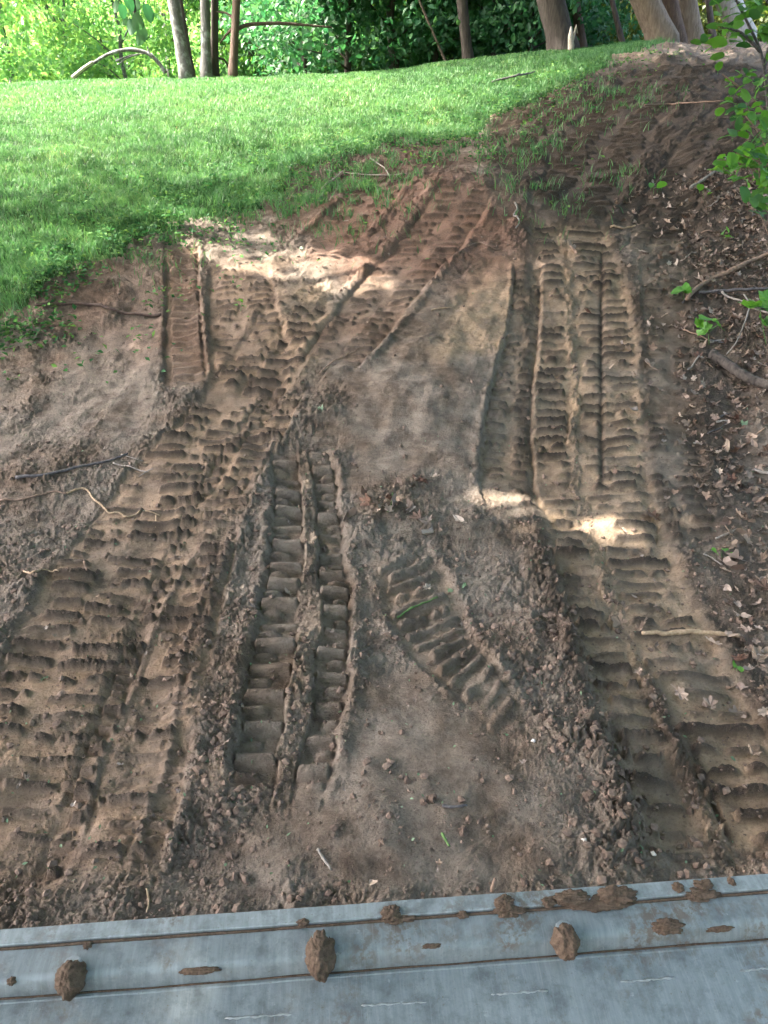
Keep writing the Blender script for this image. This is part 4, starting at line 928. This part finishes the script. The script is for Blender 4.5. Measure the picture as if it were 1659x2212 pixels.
# litter along the bank
bank_poly = [(1440, 470), (1530, 390), (1659, 330), (1659, 1560), (1600, 1460), (1560, 1250), (1500, 1050), (1470, 900), (1440, 760), (1400, 600), (1330, 480)]
bp = np.array(bank_poly, float); cnt = 0
while cnt < 250:
    px, py = rs.uniform(1180, 1655), rs.uniform(270, 1560)
    if not in_poly(np.array([px]), np.array([py]), bp)[0] and rs.random() > (.07 if py > 420 else .02): continue
    if rs.random() > .35+.65*(px-1300)/350: continue
    g = P(px, py); sz = rs.uniform(.028, .062)
    GL(px, py, sz, rs.choice(DRY+DRY+PALE+PALE[1:]+DARK), 'dry_leaf', tilt=.55); cnt += 1
def litter(n, name, label, mats, fn, smin, smax):
    parts, rv = [], []
    src = []
    for me in DRY[:5]:
        v = np.empty(len(me.vertices)*3); me.vertices.foreach_get('co', v); f = np.empty(len(me.polygons)*3, int); me.loops.foreach_get('vertex_index', f); src.append((v.reshape(-1, 3), f.reshape(-1, 3)))
    while len(parts) < n:
        x, y = fn()
        if x is None: continue
        v, f = src[rs.randrange(5)]; s = rs.uniform(smin, smax)
        R = np.array((Matrix.Rotation(rs.random()*6.28, 3, 'Z') @ Matrix.Rotation(rs.gauss(0, .5), 3, 'X') @ Matrix.Rotation(rs.gauss(0, .5), 3, 'Y')))
        parts.append((v@R.T*s + np.array([x, y, zat(x, y)+.006+.1*s]), f)); rv += [rs.random()]*len(v)
    V, F = join(parts); o = obj(name, mesh_np(name, V, F, {'rnd': np.array(rv)}, smooth=False), mats); tag(o, label, 'leaf litter', None, 'stuff')
def bank_pt():
    y = rs.uniform(1.6, 8.8); x = 1.75+.16*y + rs.gauss(.75, .55)
    if x > halfw(y)+.4 or x < 1.2+.12*y or y > 10.5 and rs.random() < .7: return None, None
    return x, y
litter(2600, 'leaf_litter', 'brown leaf litter covering the bank on the right', M['dry'], bank_pt, .022, .05)
def soil_pt():
    y = 1.6*(13/1.6)**rs.random(); x = rs.uniform(-1, 1)*halfw(y)
    if lawn_sd(np.array([x]), np.array([y]))[0] > 0: return None, None
    return x, y
litter(420, 'leaf_scraps', 'small scraps of dead leaf strewn over the bare soil', M['dry'], soil_pt, .008, .02)
# crumbs of plant matter: tiny green and white bits
n = 500; xs = []; 
while len(xs) < n:
    q = soil_pt()
    if q[0] is not None: xs.append((q[0], q[1], zat(*q)+.006))
xs = np.array(xs); V, F = kites(xs, .010+.012*rng.random(n), .006+.006*rng.random(n), 3.)
o = obj('green_bits', mesh_np('green_bits', V, F, {'rnd': np.repeat(rng.random(n), 4)}), M['leaf_scrap']); tag(o, 'tiny torn green leaf bits strewn over the bare soil', 'plant bits', None, 'stuff')

# ------------------------------------------------------------------ soil clods and crumbs
def clod_src(seed, sub=1):
    bm = bmesh.new(); bmesh.ops.create_icosphere(bm, subdivisions=sub, radius=1); r = np.random.default_rng(seed)
    V = np.array([v.co for v in bm.verts]); F = np.array([[v.index for v in f.verts] for f in bm.faces]); bm.free()
    V *= (1+.28*r.standard_normal((len(V), 1))); V *= np.array([1, .8+.3*r.random(), .6+.2*r.random()]); return V, F
SRC = [clod_src(s) for s in range(10)]
rmap = rough.reshape(NR, NC)
def crumbs(n):
    parts = []; rv = []
    y = 1.45*(8/1.45)**rng.random(n*8); x = (rng.random(n*8)*2-1)*(halfw(y)-.05)
    r = np.clip(np.searchsorted(ys, y), 0, NR-1); c = np.clip(((x/halfw(y)+1)*.5*(NU-1)).astype(int)+30, 0, NC-1)
    pr = .05+np.clip(rmap[r, c]-.25, 0, 1)**1.2*(.25+.75*sstep(-.1, .4, perlin(x*3, y*3, 91))); ok = (rng.random(len(x)) < pr) & (lawn_sd(x, y) < 0); x, y = x[ok][:n], y[ok][:n]; z = zgrid(x, y)
    for k in range(len(x)):
        v, f = SRC[k % 10]; s = min(.0035*math.exp(rng.exponential(.5)), .018); a = rng.random()*6.28; ca, sa = math.cos(a), math.sin(a)
        q = np.empty_like(v); q[:, 0] = v[:, 0]*ca-v[:, 1]*sa; q[:, 1] = v[:, 0]*sa+v[:, 1]*ca; q[:, 2] = v[:, 2]
        parts.append((q*s+np.array([x[k], y[k], z[k]+.25*s]), f)); rv.append(rng.random())
    V, F = join(parts); o = obj('soil_crumbs', mesh_np('soil_crumbs', V, F, {'rnd': np.repeat(rv, len(SRC[0][0]))}, smooth=False), M['clod']); tag(o, 'loose dark soil crumbs scattered along the track berms', 'soil crumbs', None, 'stuff'); return len(x)
print('crumbs', crumbs(9000))
SRC2 = []
for s in range(5):
    v, f = clod_src(40+s, 2); r = np.random.default_rng(s); me = mesh_np('soil_clod', v, f, {'rnd': np.full(len(v), .2*s)}, smooth=False); me.materials.append(M['clod']); SRC2.append(me)
for k, (px, py) in enumerate([(935, 1728), (915, 1735), (1190, 1560), (1215, 1600), (1225, 1640), (1255, 1680), (1270, 1720), (1180, 1540), (1145, 1500), (1240, 1780), (1160, 1450), (480, 1820), (470, 1790), (500, 1850), (515, 1300), (525, 1380), (505, 1450), (490, 1530), (545, 1230), (1105, 1420), (1060, 1330), (1000, 1420), (1290, 1800), (1310, 1850), (1130, 1380), (880, 1690), (1000, 1800), (760, 1440), (700, 1230), (1195, 1620)]):
    g = G(px, py); s = random.uniform(.011, .020); o = obj('soil_clod', SRC2[k % 5]); o.location = (g[0], g[1], g[2]+.3*s); o.scale = (s, s, s); o.rotation_euler.z = random.random()*6
    tag(o, 'rough dark clod of soil on the loose ground between the prints', 'clod', 'soil clods between the prints')
for k, (px, py, lab) in enumerate([(1332, 1854, 'small white pebble on the right rut near the bucket'), (1152, 1602, 'round pale pebble beside the middle print'), (1262, 1818, 'pale angular pebble beside the right rut')]):
    g = G(px, py) if k else G(1410, 1846); o = obj('pebble', mesh_np('pebble', *clod_src(80+k, 2)), M['stone']); o.location = (g[0], g[1], g[2]+.004); o.scale = (.009, .008, .007); tag(o, lab, 'pebble')

# ------------------------------------------------------------------ saplings and shrubs on the right bank, hanging leaves at upper left, fallen white branch, stump
def plant(name, label, cat, base, stems, leaves, size, y=None, mats=None, srad=.008, group=None, smat='twig_brown', depth=.35):
    g = G(*base) if y is None else PY(*base, y)
    if y is None: y = g[1]
    o3 = np.array(g); o3[2] = min(o3[2], zat(g[0], y)) if abs(g[0]) < halfw(y)+20 else o3[2]
    root = empty(name, o3); r = random.Random(len(leaves)+int(base[0]))
    for st in stems:
        w = [PY(p[0], p[1], y+(p[2] if len(p) > 2 else 0))-o3 for p in st]
        q = curve(w, 4); obj('stem', mesh_np('stem', *tube(q, np.linspace(srad, srad*.4, len(q)), 6, .06, 1)), M[smat], root)
    for (px, py) in leaves:
        w = PY(px, py, y+r.uniform(-depth, depth)); s = size*r.uniform(.75, 1.25)
        l = place('leaf', r.choice(mats or GREEN), w-o3, s, .45, root); l.rotation_euler.x += r.uniform(.1, .9)
    tag(root, label, cat, group); return root
r = random.Random(9)
def cloud(cx, cy, sx, sy, n): return [(r.gauss(cx, sx), r.gauss(cy, sy)) for _ in range(n)]
plant('sapling', 'tall leafy sapling with a bare dark stem at the top right corner', 'sapling', (1668, 320), [[(1668, 330), (1650, 140), (1620, 60), (1590, 0), (1570, -60)], [(1642, 110), (1600, 70), (1560, 60)], [(1650, 150), (1665, 90), (1690, 40)]],
      cloud(1630, 25, 32, 22, 34)+cloud(1575, 70, 26, 16, 20)+cloud(1650, 75, 22, 22, 22)+cloud(1560, 95, 20, 8, 8), .115, y=7.6, mats=GREEN+GDARK, srad=.017, smat='twig_dark')
plant('shrub', 'leafy shrub with small green leaves on the upper right edge', 'shrub', (1680, 330), [[(1680, 330), (1650, 240), (1600, 190)], [(1680, 330), (1640, 280), (1590, 270)], [(1600, 190), (1560, 160)]],
      cloud(1625, 180, 32, 18, 30)+cloud(1610, 235, 28, 18, 26)+cloud(1645, 275, 18, 22, 18), .085, y=7.2, mats=GREEN+GDARK, srad=.010)
plant('sapling', 'low sapling with bright leaves over the dark roots on the right', 'sapling', (1670, 440), [[(1670, 440), (1640, 380), (1590, 350), (1550, 345)], [(1640, 380), (1640, 330)]],
      cloud(1575, 360, 28, 14, 16)+cloud(1640, 335, 20, 14, 12)+cloud(1640, 395, 20, 16, 10), .095, y=6.6, mats=GREEN+MAPLE, srad=.009)
plant('sapling', 'small dark leaved sapling at the right edge below the bright one', 'sapling', (1665, 520), [[(1665, 520), (1645, 470), (1620, 450)]], cloud(1640, 455, 16, 18, 9), .12, y=6.2, mats=GDARK, srad=.007)
plant('shrub', 'dark leafy shrub hanging over the right bank at the frame edge', 'shrub', (1700, 470), [[(1700, 470), (1670, 360), (1640, 290), (1610, 250)], [(1670, 360), (1630, 345), (1590, 330)]], cloud(1632, 300, 26, 34, 34)+cloud(1650, 380, 14, 30, 18), .10, y=6.4, mats=GDARK+GREEN[:1], srad=.009)
plant('seedling', 'green maple seedling beside the thick grey log', 'seedling', (1532, 745), [[(1532, 745), (1530, 715)], [(1530, 720), (1510, 705)], [(1530, 720), (1550, 700)]], [(1512, 705), (1535, 692), (1552, 702), (1530, 712)], .085, mats=MAPLE, srad=.004, smat='stem_green', depth=.03)
plant('seedling', 'single bright leaf seedling left of the straight dark branch', 'seedling', (1478, 650), [[(1478, 650), (1475, 630)]], [(1474, 628), (1480, 626)], .075, mats=MAPLE, srad=.003, smat='stem_green', depth=.02)
plant('seedling', 'green seedling at the right edge above the log', 'seedling', (1655, 745), [[(1655, 745), (1645, 690), (1640, 650)]], [(1638, 655), (1652, 668), (1628, 664), (1645, 690), (1658, 700), (1658, 650)], .10, mats=MAPLE+GDARK, srad=.004, smat='stem_green', depth=.05)
plant('seedling', 'small green seedling in the litter below the dark sapling', 'seedling', (1520, 430), [[(1520, 430), (1518, 410)]], [(1512, 412), (1526, 408), (1532, 420)], .09, mats=GREEN, srad=.003, smat='stem_green', depth=.04)
plant('seedling', 'pair of small leaves on the bank left of the topmost branch', 'seedling', (1412, 420), [[(1412, 420), (1412, 405)]], [(1406, 406), (1418, 404)], .09, mats=GREEN, srad=.003, smat='stem_green', depth=.04)
plant('seedling', 'tiny seedling on the bank near the pale peeling branch', 'seedling', (1570, 520), [[(1570, 520), (1568, 505)]], [(1562, 506), (1574, 503), (1568, 512)], .08, mats=GREEN, srad=.003, smat='stem_green', depth=.04)
plant('seedling', 'tiny green sprig beside the pale leaf on the right bank', 'seedling', (1560, 1205), [[(1560, 1205), (1558, 1192)]], [(1550, 1196), (1566, 1190), (1575, 1196)], .045, mats=GREEN, srad=.002, smat='stem_green', depth=.02)
plant('seedling', 'little green sprout left of the brown right edge litter', 'seedling', (1592, 1450), [[(1592, 1450), (1590, 1440)]], [(1586, 1442), (1598, 1440)], .035, mats=GREEN, srad=.002, smat='stem_green', depth=.02)
plant('weed_plant', 'small green weed growing at the foot of the upper left print', 'weed', (520, 672), [[(520, 672), (522, 655)]], [(512, 660), (524, 650), (530, 662), (518, 645)], .06, mats=GREEN, srad=.003, smat='stem_green', depth=.05)
# hanging leaves of the shade tree on the lawn
t = shade[1]; o3 = np.array(t.location); yb = 7.5
tip = [PY(*p, yb)-o3 for p in [(300, 62), (288, 10), (282, -60), (230, -330)]]
tw = curve(tip, 5); end = np.array([[2.0, -1.2, 5.8]]) ; tw = np.vstack([tw, (tw[-1:]+end)/2, end])
obj('low_branch', mesh_np('low_branch', *tube(tw, np.linspace(.004, .05, len(tw)), 6, .05, 2)), M['bark_dark'], t)
for (px, py) in [(262, 8), (282, 15), (268, 32), (298, 28), (292, 50), (308, 58), (300, 68), (312, 8), (250, 0), (280, 40), (305, 40), (270, -10), (295, -5)]:
    l = place('leaf', HANG[r.randrange(2)], PY(px, py, yb+r.uniform(-.12, .12))-o3, .115*r.uniform(.7, 1.2), .3, t); l.rotation_euler = (-1.2+r.uniform(-.5, .5), r.uniform(-.5, .5), r.uniform(-.7, .7))
# arched fallen branch, stump
w = np.array([PY(*p, 16.2+.02*k) for k, p in enumerate([(158, 170), (190, 145), (215, 128), (245, 113), (285, 107), (320, 116), (342, 135), (358, 158)])]); q = curve(w, 4); o3 = q[0].copy()
root = empty('fallen_branch', o3); L = len(q)
obj('main_stem', mesh_np('main_stem', *tube(q-o3, np.linspace(.022, .040, L), 8, .08, 3)), M['bark_grey'], root)
for pl in ([(255, 140), (275, 125), (300, 117)], [(318, 100), (322, 112), (330, 122)], [(310, 116), (280, 120), (250, 132)]):
    w = np.array([PY(*p, 16.25) for p in pl]); qq = curve(w, 3); obj('side_branch', mesh_np('side_branch', *tube(qq-o3, np.linspace(.010, .018, len(qq)), 6, .08, 4)), M['bark_grey'], root)
w = np.array([PY(*p, 16.2) for p in [(158, 170), (178, 153), (202, 136)]]); qq = curve(w, 3); obj('highlight_end', mesh_np('highlight_end', *tube(qq-o3+np.array([0, -.03, .015]), np.linspace(.034, .026, len(qq)), 8, .05, 4)), M['wood_white'], root)  # sun highlight on the left end, painted as a white tube
tag(root, 'arched fallen branch with a white highlight painted on its left end, beyond the lawn at left', 'branch')
b = PY(1232, 116, 15.6); b[2] = zat(b[0], b[1]); root = empty('stump', b)
obj('trunk', mesh_np('trunk', *tube(np.array([[0, 0, -.1], [-.01, 0, .1], [-.03, 0, .25], [-.035, 0, .4]]), [.075, .055, .04, .015], 8, .15, 3)), M['wood_white'], root)
obj('splinter', mesh_np('splinter', *tube(np.array([[.0, .01, .05], [.04, .01, .3], [.06, .01, .42], [.09, .01, .30]]), [.03, .025, .02, .012], 6, .12, 5)), M['wood_white'], root)
tag(root, 'pale snapped stump splinter in front of the thick dark trunk', 'stump')
bpy.context.view_layer.update()

print('tris', sum(len(o.data.polygons)*(2 if len(o.data.polygons) and o.data.polygons[0].loop_total == 4 else 1) for o in COL.objects if o.type == 'MESH'), 'unique', sum(len(m.polygons)*(2 if len(m.polygons) and m.polygons[0].loop_total == 4 else 1) for m in bpy.data.meshes))
